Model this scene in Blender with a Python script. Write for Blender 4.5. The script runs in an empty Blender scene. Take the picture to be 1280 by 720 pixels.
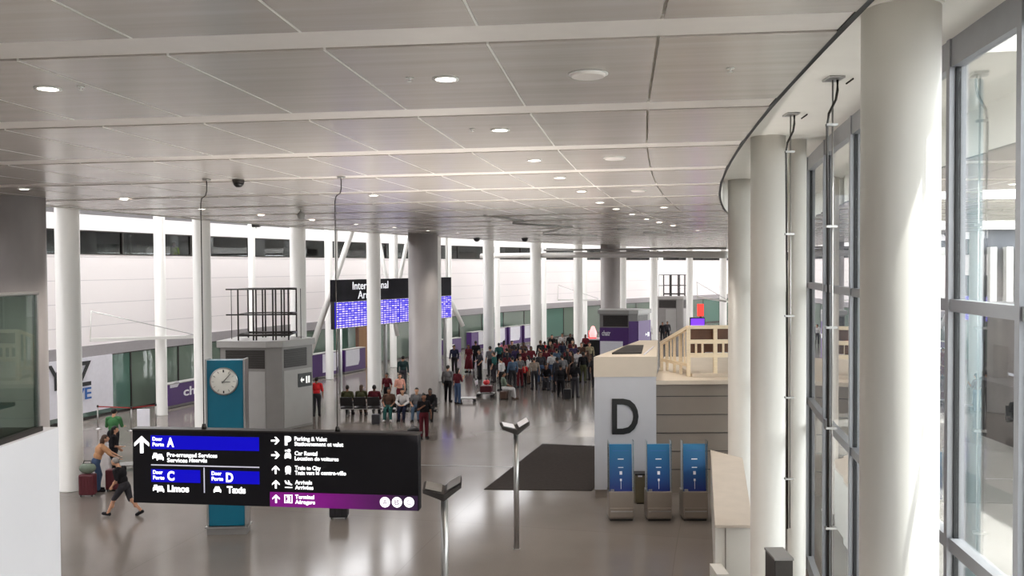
import bpy, bmesh, math, random
from mathutils import Vector, Matrix
import numpy as np

random.seed(7)
SC = bpy.context.scene
SKY, LAMP, UPL, SLOT, EXPOSURE, SUN, UPS = 6.5, 210.0, 500.0, 7.2, 0.52, 9.0, 5.0
COL = SC.collection
R = math.radians
PI = math.pi

# ------------------------------------------------------------------ camera
F = 1100.0                                   # focal length in pixels of a 1280x720 frame
PITCH, ROLL, EYE = R(1.354), R(0.33), 6.8
_f = Vector((0, math.cos(PITCH), -math.sin(PITCH)))
_r0, _u0 = Vector((1, 0, 0)), Vector((0, math.sin(PITCH), math.cos(PITCH)))
_r = math.cos(ROLL) * _r0 - math.sin(ROLL) * _u0
_u = math.sin(ROLL) * _r0 + math.cos(ROLL) * _u0
EYEV = Vector((0, 0, EYE))
cd = bpy.data.cameras.new('camera')
cd.sensor_width = 36.0
cd.lens = F / 1280 * 36.0
cd.clip_start, cd.clip_end = 0.1, 1000
cam = bpy.data.objects.new('camera', cd)
COL.objects.link(cam)
m3 = Matrix((_r, _u, -_f)).transposed()
cam.matrix_world = Matrix.Translation(EYEV) @ m3.to_4x4()
SC.camera = cam


def ray(px, py):
    return _f + _r * ((px - 640) / F) - _u * ((py - 360) / F)


def P(px, py, Y):                            # the place at distance Y that the photograph shows at a pixel
    d = ray(px, py)
    return EYEV + d * (Y / d.y)


def PZ(px, py, z):                           # ... and at height z
    d = ray(px, py)
    return EYEV + d * ((z - EYE) / d.z)


def FL(px, py):
    return PZ(px, py, 0.0)


# ------------------------------------------------------------------ the curved hall: rings about one centre
CX, CY = 126.52, -8.0


def pol(rho, phi, z=0.0):
    return Vector((CX - rho * math.cos(phi), CY + rho * math.sin(phi), z))


def ring(px, rho):                           # phi where the sight line of a pixel column meets a ring
    dx = (px - 640) / F
    a, b, c = dx * dx + 1, 2 * (dx * -CX + -CY), CX * CX + CY * CY - rho * rho
    disc = math.sqrt(max(0, b * b - 4 * a * c))
    ts = [t for t in ((-b - disc) / (2 * a), (-b + disc) / (2 * a)) if t > 0]
    t = min(ts)
    return math.atan2(t - CY, CX - dx * t)


def ringpt(px, rho, z=0.0):
    return pol(rho, ring(px, rho), z)


# ------------------------------------------------------------------ materials
def S(r, g, b):
    def l(c):
        c /= 255.0
        return c / 12.92 if c <= 0.04045 else ((c + 0.055) / 1.055) ** 2.4
    return (l(r), l(g), l(b), 1.0)


def mat(name, col, rough=0.5, metal=0.0, spec=0.5, noise=0.0, nscale=6.0, emit=0.0, bump=0.0, stretch=None):
    m = bpy.data.materials.new(name)
    m.use_nodes = True
    nt = m.node_tree
    b = nt.nodes['Principled BSDF']
    b.inputs['Base Color'].default_value = col
    b.inputs['Roughness'].default_value = rough
    b.inputs['Metallic'].default_value = metal
    b.inputs['Specular IOR Level'].default_value = spec
    if emit:
        b.inputs['Emission Color'].default_value = col
        b.inputs['Emission Strength'].default_value = emit
    if noise or bump:
        tc = nt.nodes.new('ShaderNodeTexCoord')
        n = nt.nodes.new('ShaderNodeTexNoise')
        n.inputs['Scale'].default_value = nscale
        n.inputs['Detail'].default_value = 5
        src = tc.outputs['Object']
        if stretch:
            mp = nt.nodes.new('ShaderNodeMapping')
            mp.inputs['Scale'].default_value = stretch
            nt.links.new(src, mp.inputs['Vector'])
            src = mp.outputs['Vector']
        nt.links.new(src, n.inputs['Vector'])
        if noise:
            rp = nt.nodes.new('ShaderNodeValToRGB')
            rp.color_ramp.elements[0].position = 0.3
            rp.color_ramp.elements[1].position = 0.7
            rp.color_ramp.elements[0].color = tuple(c * (1 - noise) for c in col[:3]) + (1,)
            rp.color_ramp.elements[1].color = tuple(min(1, c * (1 + noise)) for c in col[:3]) + (1,)
            nt.links.new(n.outputs['Fac'], rp.inputs['Fac'])
            nt.links.new(rp.outputs['Color'], b.inputs['Base Color'])
        if bump:
            bp = nt.nodes.new('ShaderNodeBump')
            bp.inputs['Strength'].default_value = bump
            bp.inputs['Distance'].default_value = 0.01
            nt.links.new(n.outputs['Fac'], bp.inputs['Height'])
            nt.links.new(bp.outputs['Normal'], b.inputs['Normal'])
    return m


def objcol(name, rough=0.8, spec=0.2):       # cloth, hair, luggage: each object carries its own dye
    m = mat(name, (1, 1, 1, 1), rough, 0, spec)
    nt = m.node_tree
    oi = nt.nodes.new('ShaderNodeObjectInfo')
    tc = nt.nodes.new('ShaderNodeTexCoord')
    n = nt.nodes.new('ShaderNodeTexNoise')
    n.inputs['Scale'].default_value = 9
    mp = nt.nodes.new('ShaderNodeMapRange')
    mp.inputs['To Min'].default_value = 0.78
    mp.inputs['To Max'].default_value = 1.15
    mx = nt.nodes.new('ShaderNodeVectorMath')
    mx.operation = 'SCALE'
    nt.links.new(tc.outputs['Object'], n.inputs['Vector'])
    nt.links.new(n.outputs['Fac'], mp.inputs['Value'])
    nt.links.new(oi.outputs['Color'], mx.inputs[0])
    nt.links.new(mp.outputs['Result'], mx.inputs['Scale'])
    nt.links.new(mx.outputs['Vector'], nt.nodes['Principled BSDF'].inputs['Base Color'])
    return m


def glass(name, tint, trans, refl_rough=0.0, f0=0.08, gmul=1.0):
    """a pane: clear film tinted by tint plus the mirror of its surface, stronger at grazing sight"""
    m = bpy.data.materials.new(name)
    m.use_nodes = True
    nt = m.node_tree
    nt.nodes.clear()
    out = nt.nodes.new('ShaderNodeOutputMaterial')
    tr = nt.nodes.new('ShaderNodeBsdfTransparent')
    tr.inputs['Color'].default_value = tuple(c * trans for c in tint[:3]) + (1,)
    gl = nt.nodes.new('ShaderNodeBsdfGlossy')
    gl.inputs['Roughness'].default_value = refl_rough
    gl.inputs['Color'].default_value = (gmul, gmul, gmul, 1)
    lw = nt.nodes.new('ShaderNodeLayerWeight')
    lw.inputs['Blend'].default_value = 0.5
    mr = nt.nodes.new('ShaderNodeMath')
    mr.operation = 'POWER'
    mr.inputs[1].default_value = 2.2
    ad = nt.nodes.new('ShaderNodeMath')
    ad.operation = 'MULTIPLY_ADD'
    ad.use_clamp = True
    ad.inputs[1].default_value = 0.9
    ad.inputs[2].default_value = f0
    mx = nt.nodes.new('ShaderNodeMixShader')
    nt.links.new(lw.outputs['Facing'], mr.inputs[0])
    nt.links.new(mr.outputs[0], ad.inputs[0])
    nt.links.new(ad.outputs[0], mx.inputs['Fac'])
    nt.links.new(tr.outputs[0], mx.inputs[1])
    nt.links.new(gl.outputs[0], mx.inputs[2])
    nt.links.new(mx.outputs[0], out.inputs['Surface'])
    return m


M = {}
M['white_paint'] = mat('white_paint', S(226, 223, 218), 0.35, noise=0.02, nscale=3)
M['white_steel'] = mat('white_steel', S(222, 220, 216), 0.45)
M['cream_paint'] = mat('cream_paint', S(220, 216, 210), 0.38, noise=0.015, nscale=2)
M['soffit'] = mat('soffit_plaster', S(226, 222, 216), 0.6, noise=0.02, nscale=2)
M['plaster'] = mat('white_plaster', S(232, 230, 232), 0.6, noise=0.015, nscale=1.5)
M['dim_wall'] = mat('dimming_grey', S(112, 110, 112), 0.7, noise=0.03)
M['gallery_white'] = mat('gallery_white', S(206, 204, 208), 0.6, noise=0.015, nscale=1.5)
M['grey_band'] = mat('grey_band', S(150, 145, 147), 0.5, noise=0.03)
M['grey_panel'] = mat('grey_panel', S(128, 124, 122), 0.45, noise=0.04, nscale=2)
M['light_panel'] = mat('light_grey_panel', S(156, 153, 150), 0.45, noise=0.03, nscale=2)
M['dark_louver'] = mat('dark_louver', S(48, 44, 42), 0.5, noise=0.1)
M['concrete'] = mat('cast_concrete', S(162, 155, 153), 0.5, noise=0.16, nscale=1.1, bump=0.1, stretch=(1, 1, 0.35))
M['pave'] = mat('pale_paving', S(196, 193, 189), 0.8, noise=0.06, nscale=0.8)
M['wing'] = mat('grey_render', S(112, 115, 122), 0.8, noise=0.03, nscale=0.3)
M['wing_beige'] = mat('wing_beige', S(122, 118, 110), 0.8, noise=0.03, nscale=0.3)
M['canopy'] = mat('beige_canopy', S(206, 202, 194), 0.6, noise=0.03, nscale=0.5)
M['garage'] = mat('dark_concrete', S(84, 84, 86), 0.85, noise=0.1, nscale=0.4)
M['alu'] = mat('grey_aluminium', S(150, 151, 156), 0.4, 0.35, noise=0.03)
M['steel'] = mat('brushed_steel', S(170, 168, 166), 0.3, 0.9, noise=0.05)
M['dark_metal'] = mat('dark_metal', S(54, 50, 48), 0.4, 0.6, noise=0.06)
M['black'] = mat('black_paint', S(22, 21, 23), 0.4, noise=0.05)
M['gasket'] = mat('black_gasket', S(26, 27, 30), 0.6)
M['rubber'] = mat('charcoal_mat', S(62, 57, 55), 0.95, spec=0.1, noise=0.08, nscale=8)
M['teal'] = mat('teal_panel', S(0, 100, 126), 0.3, noise=0.04, nscale=2)
M['clock_white'] = mat('clock_white', S(225, 222, 214), 0.5)
M['purple'] = mat('purple_vinyl', S(76, 42, 106), 0.45, noise=0.05)
M['sheet'] = mat('white_sheet', S(222, 220, 228), 0.6, noise=0.03)
M['ink'] = mat('white_ink', S(240, 238, 245), 0.6)
M['blue_ink'] = mat('blue_ink', S(52, 100, 170), 0.6)
M['wood'] = mat('raw_timber', S(230, 212, 184), 0.6, noise=0.08, nscale=5, stretch=(1, 1, 8))
M['tan_wood'] = mat('tan_wood', S(150, 112, 76), 0.5, noise=0.1, nscale=2, stretch=(1, 1, 0.2))
M['brown_wood'] = mat('brown_board', S(104, 72, 56), 0.6, noise=0.15, nscale=4)
M['vest'] = mat('pale_cladding', S(192, 192, 199), 0.5, noise=0.02, nscale=2)
M['vest_top'] = mat('tan_cladding', S(204, 191, 176), 0.55, noise=0.03, nscale=2)
M['taupe'] = mat('taupe_cladding', S(134, 123, 114), 0.55, noise=0.04, nscale=1.5)
M['counter'] = mat('stone_cap', S(204, 192, 180), 0.5, noise=0.04, nscale=3)
M['olive'] = mat('olive_metal', S(112, 104, 84), 0.45, 0.3, noise=0.05)
M['skin'] = objcol('skin', 0.55, 0.3)
M['cloth'] = objcol('cloth', 0.85, 0.15)
M['hair'] = objcol('hair', 0.6, 0.3)
M['case'] = objcol('luggage_shell', 0.5, 0.4)
M['seat_vinyl'] = mat('black_vinyl', S(36, 33, 34), 0.5, noise=0.08)
M['lamp'] = mat('lamp_lens', (1.0, 0.93, 0.85, 1), 0.4, emit=9.0)
M['sign_black'] = mat('sign_black', S(20, 18, 22), 0.55, spec=0.2, noise=0.04)
M['sign_white'] = mat('sign_white', (1, 1, 1, 1), 0.5, emit=1.0)
M['sign_blue'] = mat('sign_blue', S(6, 2, 158), 0.5, spec=0.2, emit=0.75)
M['sign_line'] = mat('sign_line', S(190, 188, 200), 0.5, emit=0.5)
M['plum_text'] = mat('plum_text', S(120, 20, 120), 0.5)
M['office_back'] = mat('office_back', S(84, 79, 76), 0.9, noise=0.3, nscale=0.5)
M['store_back'] = mat('store_back', S(150, 156, 146), 0.9, noise=0.12, nscale=0.35)
M['win_glass'] = glass('clear_glass', (0.95, 0.98, 0.975), 0.94, 0.0, 0.08)
M['strip_glass'] = glass('smoked_glass', (0.75, 0.8, 0.8), 0.9, 0.0, 0.04, 0.35)
def frosted(name, col, clear):
    m = glass(name, (0.6, 0.7, 0.64), 0.85, 0.02, 0.05)
    nt = m.node_tree
    out = next(n for n in nt.nodes if n.type == 'OUTPUT_MATERIAL')
    src = out.inputs['Surface'].links[0].from_socket
    df = nt.nodes.new('ShaderNodeBsdfDiffuse')
    df.inputs['Color'].default_value = col
    mx = nt.nodes.new('ShaderNodeMixShader')
    mx.inputs['Fac'].default_value = clear
    nt.links.new(df.outputs[0], mx.inputs[1])
    nt.links.new(src, mx.inputs[2])
    nt.links.new(mx.outputs[0], out.inputs['Surface'])
    return m


M['shop_glass'] = frosted('green_glass', S(128, 142, 130), 0.45)
M['teal_glass'] = frosted('teal_glass', S(104, 138, 126), 0.4)
M['bal_glass'] = glass('balustrade_glass', (0.66, 0.78, 0.73), 0.9, 0.0, 0.02, 0.3)
M['pane_small'] = glass('side_glass', (0.8, 0.9, 0.92), 0.9, 0.0, 0.08)


def grad_mat(name, c0, c1, axis=2, lo=0.0, hi=1.0, emit=0.0):
    m = mat(name, c0, 0.35)
    nt = m.node_tree
    tc = nt.nodes.new('ShaderNodeTexCoord')
    sp = nt.nodes.new('ShaderNodeSeparateXYZ')
    mr = nt.nodes.new('ShaderNodeMapRange')
    mr.inputs['From Min'].default_value = lo
    mr.inputs['From Max'].default_value = hi
    mx = nt.nodes.new('ShaderNodeValToRGB')
    mx.color_ramp.elements[0].color = c0
    mx.color_ramp.elements[1].color = c1
    nt.links.new(tc.outputs['Object'], sp.inputs[0])
    nt.links.new(sp.outputs[axis], mr.inputs['Value'])
    nt.links.new(mr.outputs['Result'], mx.inputs['Fac'])
    b = nt.nodes['Principled BSDF']
    nt.links.new(mx.outputs['Color'], b.inputs['Base Color'])
    if emit:
        nt.links.new(mx.outputs['Color'], b.inputs['Emission Color'])
        b.inputs['Emission Strength'].default_value = emit
    return m


# printed artwork of the dispensers (blue fade with a faint added glow) and the lit plum bar of the sign
M['blue_fade'] = grad_mat('blue_print', S(8, 26, 104), S(22, 106, 150), 2, 0.75, 2.05, emit=0.06)
M['plum_bar'] = grad_mat('plum_bar', S(112, 4, 112), S(36, 10, 46), 0, 3.6, 5.2, emit=0.5)


def wall_mat():                               # white wall of long panels, a faint joint about every metre of height
    m = mat('white_wall_panels', S(236, 230, 230), 0.55)
    nt = m.node_tree
    g = nt.nodes.new('ShaderNodeNewGeometry')
    sp = nt.nodes.new('ShaderNodeSeparateXYZ')
    d = nt.nodes.new('ShaderNodeMath'); d.operation = 'DIVIDE'; d.inputs[1].default_value = 1.05
    fr = nt.nodes.new('ShaderNodeMath'); fr.operation = 'FRACT'
    lt = nt.nodes.new('ShaderNodeMath'); lt.operation = 'LESS_THAN'; lt.inputs[1].default_value = 0.03
    mx = nt.nodes.new('ShaderNodeMix'); mx.data_type = 'RGBA'
    mx.inputs[6].default_value = S(236, 230, 230)
    mx.inputs[7].default_value = S(205, 200, 202)
    nt.links.new(g.outputs['Position'], sp.inputs[0])
    nt.links.new(sp.outputs[2], d.inputs[0])
    nt.links.new(d.outputs[0], fr.inputs[0])
    nt.links.new(fr.outputs[0], lt.inputs[0])
    nt.links.new(lt.outputs[0], mx.inputs[0])
    nt.links.new(mx.outputs[2], nt.nodes['Principled BSDF'].inputs['Base Color'])
    return m


def floor_mat():
    m = mat('polished_terrazzo', S(138, 130, 125), 0.16, 0, 0.2)
    nt = m.node_tree
    b = nt.nodes['Principled BSDF']
    tc = nt.nodes.new('ShaderNodeTexCoord')
    n1 = nt.nodes.new('ShaderNodeTexNoise'); n1.inputs['Scale'].default_value = 0.22; n1.inputs['Detail'].default_value = 4
    n2 = nt.nodes.new('ShaderNodeTexNoise'); n2.inputs['Scale'].default_value = 40; n2.inputs['Detail'].default_value = 2
    br = nt.nodes.new('ShaderNodeTexBrick')
    br.offset = 0.0
    br.inputs['Scale'].default_value = 1.0
    br.inputs['Brick Width'].default_value = 6.0
    br.inputs['Row Height'].default_value = 6.0
    br.inputs['Mortar Size'].default_value = 0.012
    br.inputs['Color1'].default_value = (1, 1, 1, 1)
    br.inputs['Color2'].default_value = (0.93, 0.93, 0.93, 1)
    br.inputs['Mortar'].default_value = (0.8, 0.8, 0.8, 1)
    rp = nt.nodes.new('ShaderNodeValToRGB')
    rp.color_ramp.elements[0].color = S(104, 97, 92)
    rp.color_ramp.elements[1].color = S(128, 120, 114)
    rp.color_ramp.elements[0].position, rp.color_ramp.elements[1].position = 0.3, 0.7
    ml = nt.nodes.new('ShaderNodeMix'); ml.data_type = 'RGBA'; ml.blend_type = 'MULTIPLY'; ml.inputs[0].default_value = 1
    mr = nt.nodes.new('ShaderNodeMapRange'); mr.inputs['To Min'].default_value = 0.1; mr.inputs['To Max'].default_value = 0.18
    ad = nt.nodes.new('ShaderNodeMath'); ad.operation = 'MULTIPLY_ADD'; ad.inputs[1].default_value = 0.25
    nt.links.new(tc.outputs['Object'], n1.inputs['Vector'])
    nt.links.new(tc.outputs['Object'], n2.inputs['Vector'])
    nt.links.new(tc.outputs['UV'], br.inputs['Vector'])
    nt.links.new(n2.outputs['Fac'], ad.inputs[0])
    sb = nt.nodes.new('ShaderNodeMath'); sb.operation = 'MULTIPLY'; sb.inputs[1].default_value = 0.75
    nt.links.new(n1.outputs['Fac'], sb.inputs[0])
    nt.links.new(sb.outputs[0], ad.inputs[2])
    nt.links.new(ad.outputs[0], rp.inputs['Fac'])
    nt.links.new(rp.outputs['Color'], ml.inputs[6])
    nt.links.new(br.outputs['Color'], ml.inputs[7])
    nt.links.new(ml.outputs[2], b.inputs['Base Color'])
    nt.links.new(n1.outputs['Fac'], mr.inputs['Value'])
    nt.links.new(mr.outputs['Result'], b.inputs['Roughness'])
    return m


def ceil_mat():                               # satin metal panels with faint ribs across the hall
    m = mat('satin_ceiling_panel', S(200, 192, 185), 0.24, 0.35, 0.5)
    nt = m.node_tree
    b = nt.nodes['Principled BSDF']
    tc = nt.nodes.new('ShaderNodeTexCoord')
    sp = nt.nodes.new('ShaderNodeSeparateXYZ')
    nt.links.new(tc.outputs['UV'], sp.inputs[0])
    mul = nt.nodes.new('ShaderNodeMath'); mul.operation = 'MULTIPLY'; mul.inputs[1].default_value = 2 * PI / 0.52
    sn = nt.nodes.new('ShaderNodeMath'); sn.operation = 'SINE'
    n = nt.nodes.new('ShaderNodeTexNoise'); n.inputs['Scale'].default_value = 1.0; n.inputs['Detail'].default_value = 4
    mp = nt.nodes.new('ShaderNodeMapping'); mp.inputs['Scale'].default_value = (0.35, 7.0, 1)
    nt.links.new(tc.outputs['UV'], mp.inputs['Vector'])
    nt.links.new(mp.outputs['Vector'], n.inputs['Vector'])
    nt.links.new(sp.outputs[1], mul.inputs[0])
    nt.links.new(mul.outputs[0], sn.inputs[0])
    ad = nt.nodes.new('ShaderNodeMath'); ad.operation = 'MULTIPLY_ADD'; ad.inputs[1].default_value = 0.12
    nt.links.new(sn.outputs[0], ad.inputs[0])
    nt.links.new(n.outputs['Fac'], ad.inputs[2])
    bp = nt.nodes.new('ShaderNodeBump'); bp.inputs['Strength'].default_value = 0.07; bp.inputs['Distance'].default_value = 0.03
    nt.links.new(ad.outputs[0], bp.inputs['Height'])
    nt.links.new(bp.outputs['Normal'], b.inputs['Normal'])
    rp = nt.nodes.new('ShaderNodeValToRGB')
    rp.color_ramp.elements[0].color = S(193, 185, 178)
    rp.color_ramp.elements[1].color = S(208, 200, 193)
    rp.color_ramp.elements[0].position, rp.color_ramp.elements[1].position = 0.3, 0.7
    nt.links.new(n.outputs['Fac'], rp.inputs['Fac'])
    nt.links.new(rp.outputs['Color'], b.inputs['Base Color'])
    return m


def screen_mat():                             # lit flight tables: rows of pale entries on blue
    m = bpy.data.materials.new('flight_screen')
    m.use_nodes = True
    nt = m.node_tree
    nt.nodes.clear()
    out = nt.nodes.new('ShaderNodeOutputMaterial')
    em = nt.nodes.new('ShaderNodeEmission'); em.inputs['Strength'].default_value = 1.0
    tc = nt.nodes.new('ShaderNodeTexCoord')
    br = nt.nodes.new('ShaderNodeTexBrick')
    br.offset = 0.0
    br.inputs['Scale'].default_value = 1.0
    br.inputs['Brick Width'].default_value = 0.27
    br.inputs['Row Height'].default_value = 0.125
    br.inputs['Mortar Size'].default_value = 0.03
    br.inputs['Color1'].default_value = S(235, 220, 255)
    br.inputs['Color2'].default_value = S(84, 70, 216)
    br.inputs['Mortar'].default_value = S(46, 40, 190)
    br.inputs['Bias'].default_value = -0.05
    nt.links.new(tc.outputs['UV'], br.inputs['Vector'])
    sp = nt.nodes.new('ShaderNodeSeparateXYZ')
    nt.links.new(tc.outputs['UV'], sp.inputs[0])
    gt = nt.nodes.new('ShaderNodeMath'); gt.operation = 'GREATER_THAN'; gt.inputs[1].default_value = 1.52
    nt.links.new(sp.outputs[1], gt.inputs[0])
    mx = nt.nodes.new('ShaderNodeMix'); mx.data_type = 'RGBA'
    mx.inputs[7].default_value = S(232, 176, 60)
    nt.links.new(gt.outputs[0], mx.inputs[0])
    nt.links.new(br.outputs['Color'], mx.inputs[6])
    nt.links.new(mx.outputs[2], em.inputs['Color'])
    nt.links.new(em.outputs[0], out.inputs['Surface'])
    return m


M['wall'] = wall_mat()
M['floor'] = floor_mat()
M['ceil'] = ceil_mat()
M['band'] = mat('ceiling_band', S(226, 219, 213), 0.35, 0.1, noise=0.02)
M['screen'] = screen_mat()
M['board_black'] = mat('board_black', S(28, 26, 31), 0.6, spec=0.1, noise=0.45, nscale=0.8)
M['lit_ink'] = mat('lit_ink', S(235, 235, 240), 0.6, emit=0.5)
M['neon_purple'] = mat('lit_purple', S(110, 50, 220), 0.4, emit=0.9)
M['neon_red'] = mat('lit_red', S(230, 60, 50), 0.4, emit=0.8)
M['neon_pink'] = mat('lit_pink', S(255, 170, 170), 0.4, emit=0.9)
M['green_exit'] = mat('white_pictogram', S(235, 235, 232), 0.5, emit=0.5)


# ------------------------------------------------------------------ mesh builder
class MB:
    def __init__(s):
        s.v, s.f, s.uv, s.sm = [], [], None, []

    def add(s, vs, fs, smooth=False):
        b = len(s.v)
        s.v += [Vector(v) for v in vs]
        s.f += [tuple(b + i for i in f) for f in fs]
        s.sm += [smooth] * len(fs)
        return s

    def box(s, x0, x1, y0, y1, z0, z1):
        return s.hexa([(x0, y0), (x1, y0), (x1, y1), (x0, y1)], z0, z1)

    def hexa(s, pts, z0, z1):                 # prism over a plan polygon (counter-clockwise)
        n = len(pts)
        vs = [(p[0], p[1], z0) for p in pts] + [(p[0], p[1], z1) for p in pts]
        fs = [tuple(reversed(range(n))), tuple(range(n, 2 * n))]
        fs += [(i, (i + 1) % n, n + (i + 1) % n, n + i) for i in range(n)]
        return s.add(vs, fs)

    def slab(s, a, b, t, h0, h1):             # upright board between two plan points
        a, b = Vector((a[0], a[1])), Vector((b[0], b[1]))
        d = (b - a).normalized()
        n = Vector((-d.y, d.x)) * t / 2
        return s.hexa([tuple(a - n), tuple(b - n), tuple(b + n), tuple(a + n)], h0, h1)

    def lathe(s, prof, c=(0, 0, 0), n=32, axis=None, caps=True):
        c = Vector(c)
        vs, fs = [], []
        for r, z in prof:
            for k in range(n):
                a = 2 * PI * k / n
                vs.append(Vector((r * math.cos(a), r * math.sin(a), z)))
        for i in range(len(prof) - 1):
            for k in range(n):
                k2 = (k + 1) % n
                fs.append((i * n + k, i * n + k2, (i + 1) * n + k2, (i + 1) * n + k))
        if axis is not None:
            q = Vector((0, 0, 1)).rotation_difference(Vector(axis))
            vs = [q @ v for v in vs]
        b = len(s.v)
        s.add([v + c for v in vs], fs, True)
        if caps:
            s.f.append(tuple(b + k for k in reversed(range(n)))); s.sm.append(False)
            e = b + (len(prof) - 1) * n
            s.f.append(tuple(e + k for k in range(n))); s.sm.append(False)
        return s

    def cyl(s, c, r, z0, z1, n=32):
        return s.lathe([(r, z0), (r, z1)], (c[0], c[1], 0), n)

    def bar(s, a, b, r, n=10, r2=None):
        a, b = Vector(a), Vector(b)
        L = (b - a).length
        return s.lathe([(r, 0), (r if r2 is None else r2, L)], a, n, b - a)

    def beam(s, a, b, w, h):                  # rectangular bar between two points
        a, b = Vector(a), Vector(b)
        d = (b - a).normalized()
        up = Vector((0, 0, 1)) if abs(d.z) < 0.95 else Vector((0, 1, 0))
        x = d.cross(up).normalized()
        y = x.cross(d).normalized()
        vs = []
        for p in (a, b):
            for i, j in ((-1, -1), (1, -1), (1, 1), (-1, 1)):
                vs.append(p + x * (w / 2 * i) + y * (h / 2 * j))
        return s.add(vs, [(3, 2, 1, 0), (4, 5, 6, 7), (0, 1, 5, 4), (1, 2, 6, 5), (2, 3, 7, 6), (3, 0, 4, 7)])

    def tube(s, pts, r, n=10):
        pts = [Vector(p) for p in pts]
        rings = []
        for i, p in enumerate(pts):
            d = (pts[min(i + 1, len(pts) - 1)] - pts[max(i - 1, 0)]).normalized()
            q = Vector((0, 0, 1)).rotation_difference(d)
            rings.append([p + q @ Vector((r * math.cos(2 * PI * k / n), r * math.sin(2 * PI * k / n), 0)) for k in range(n)])
        vs = [v for rg in rings for v in rg]
        fs = []
        for i in range(len(pts) - 1):
            for k in range(n):
                k2 = (k + 1) % n
                fs.append((i * n + k, i * n + k2, (i + 1) * n + k2, (i + 1) * n + k))
        fs.append(tuple(reversed(range(n))))
        fs.append(tuple(range((len(pts) - 1) * n, len(pts) * n)))
        return s.add(vs, fs, True)

    def sphere(s, c, r, n=14, m=9):
        c = Vector(c)
        rr = Vector(r) if not isinstance(r, (int, float)) else Vector((r, r, r))
        vs = [c + Vector((0, 0, -rr.z))]
        for i in range(1, m):
            t = -PI / 2 + PI * i / m
            for k in range(n):
                a = 2 * PI * k / n
                vs.append(c + Vector((rr.x * math.cos(t) * math.cos(a), rr.y * math.cos(t) * math.sin(a), rr.z * math.sin(t))))
        vs.append(c + Vector((0, 0, rr.z)))
        fs = [(0, 1 + (k + 1) % n, 1 + k) for k in range(n)]
        for i in range(m - 2):
            for k in range(n):
                a, b2 = 1 + i * n, 1 + (i + 1) * n
                fs.append((a + k, a + (k + 1) % n, b2 + (k + 1) % n, b2 + k))
        t = len(vs) - 1
        a = 1 + (m - 2) * n
        fs += [(a + k, a + (k + 1) % n, t) for k in range(n)]
        return s.add(vs, fs, True)

    def arc(s, r0, r1, p0, p1, z0, z1, dp=0.01):     # curved block between two rings
        n = max(1, int(math.ceil((p1 - p0) / dp)))
        vs = []
        for i in range(n + 1):
            p = p0 + (p1 - p0) * i / n
            vs += [pol(r0, p, z0), pol(r1, p, z0), pol(r1, p, z1), pol(r0, p, z1)]
        fs = []
        for i in range(n):
            a, b = 4 * i, 4 * i + 4
            for k in range(4):
                k2 = (k + 1) % 4
                fs.append((a + k, a + k2, b + k2, b + k))
        fs += [(3, 2, 1, 0), tuple(4 * n + k for k in range(4))]
        return s.add(vs, fs)

    def build(s, name, m, parent=None, bevel=0.0, uv=None):
        off = parent.location if (parent is not None and not parent.get('_local')) else Vector((0, 0, 0))
        if parent is not None and parent.parent is not None and not parent.get('_local'):
            off = parent.location + parent.parent.location
        me = bpy.data.meshes.new(name)
        me.from_pydata([tuple(v - off) for v in s.v], [], s.f)
        me.polygons.foreach_set('use_smooth', s.sm)
        me.validate()
        bm = bmesh.new(); bm.from_mesh(me)
        bmesh.ops.recalc_face_normals(bm, faces=bm.faces)
        bm.to_mesh(me); bm.free()
        if uv is not None:
            lay = me.uv_layers.new(name='UVMap')
            for lp in me.loops:
                lay.data[lp.index].uv = uv(me.vertices[lp.vertex_index].co)
        me.materials.append(m)
        o = bpy.data.objects.new(name, me)
        COL.objects.link(o)
        if parent is not None:
            o.parent = parent
            if parent.get('_local'):
                o['_local'] = 1
        if bevel:
            md = o.modifiers.new('edge', 'BEVEL')
            md.width = bevel
            md.segments = 2
            md.limit_method = 'ANGLE'
        return o


def tag(o, label=None, cat=None, group=None, kind=None):
    for k, v in (('label', label), ('category', cat), ('group', group), ('kind', kind)):
        if v:
            o[k] = v
    return o


def thing(name, label, cat, loc=(0, 0, 0), rz=0.0, group=None):
    o = bpy.data.objects.new(name, None)
    o.empty_display_size = 0.2
    COL.objects.link(o)
    o.location = loc
    o.rotation_euler = (0, 0, rz)
    o['_local'] = 1
    return tag(o, label, cat, group)


def struct(name, mb, m, label, cat, **kw):
    return tag(mb.build(name, m, **kw), label, cat, kind='structure')


def copy_tree(o, parent=None):
    kids = [c for c in o.children]
    c = o.copy()
    COL.objects.link(c)
    c.parent = parent
    for k in kids:
        copy_tree(k, c)
    return c


def text_mesh(txt, size, ext=0.01, bold=0.0, align='LEFT', width=None):
    cu = bpy.data.curves.new('lettering', 'FONT')
    cu.body = txt
    cu.size = size
    cu.extrude = ext
    cu.offset = bold
    cu.align_x = align
    cu.resolution_u = 4
    t = bpy.data.objects.new('lettering', cu)
    COL.objects.link(t)
    bpy.context.view_layer.update()
    me = bpy.data.meshes.new_from_object(t.evaluated_get(bpy.context.evaluated_depsgraph_get()))
    bpy.data.objects.remove(t)
    bpy.data.curves.remove(cu)
    if width:
        xs = [v.co.x for v in me.vertices]
        k = width / max(1e-6, max(xs) - min(xs))
        x0 = min(xs)
        for v in me.vertices:
            v.co.x = (v.co.x - x0) * k
    return me


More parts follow.
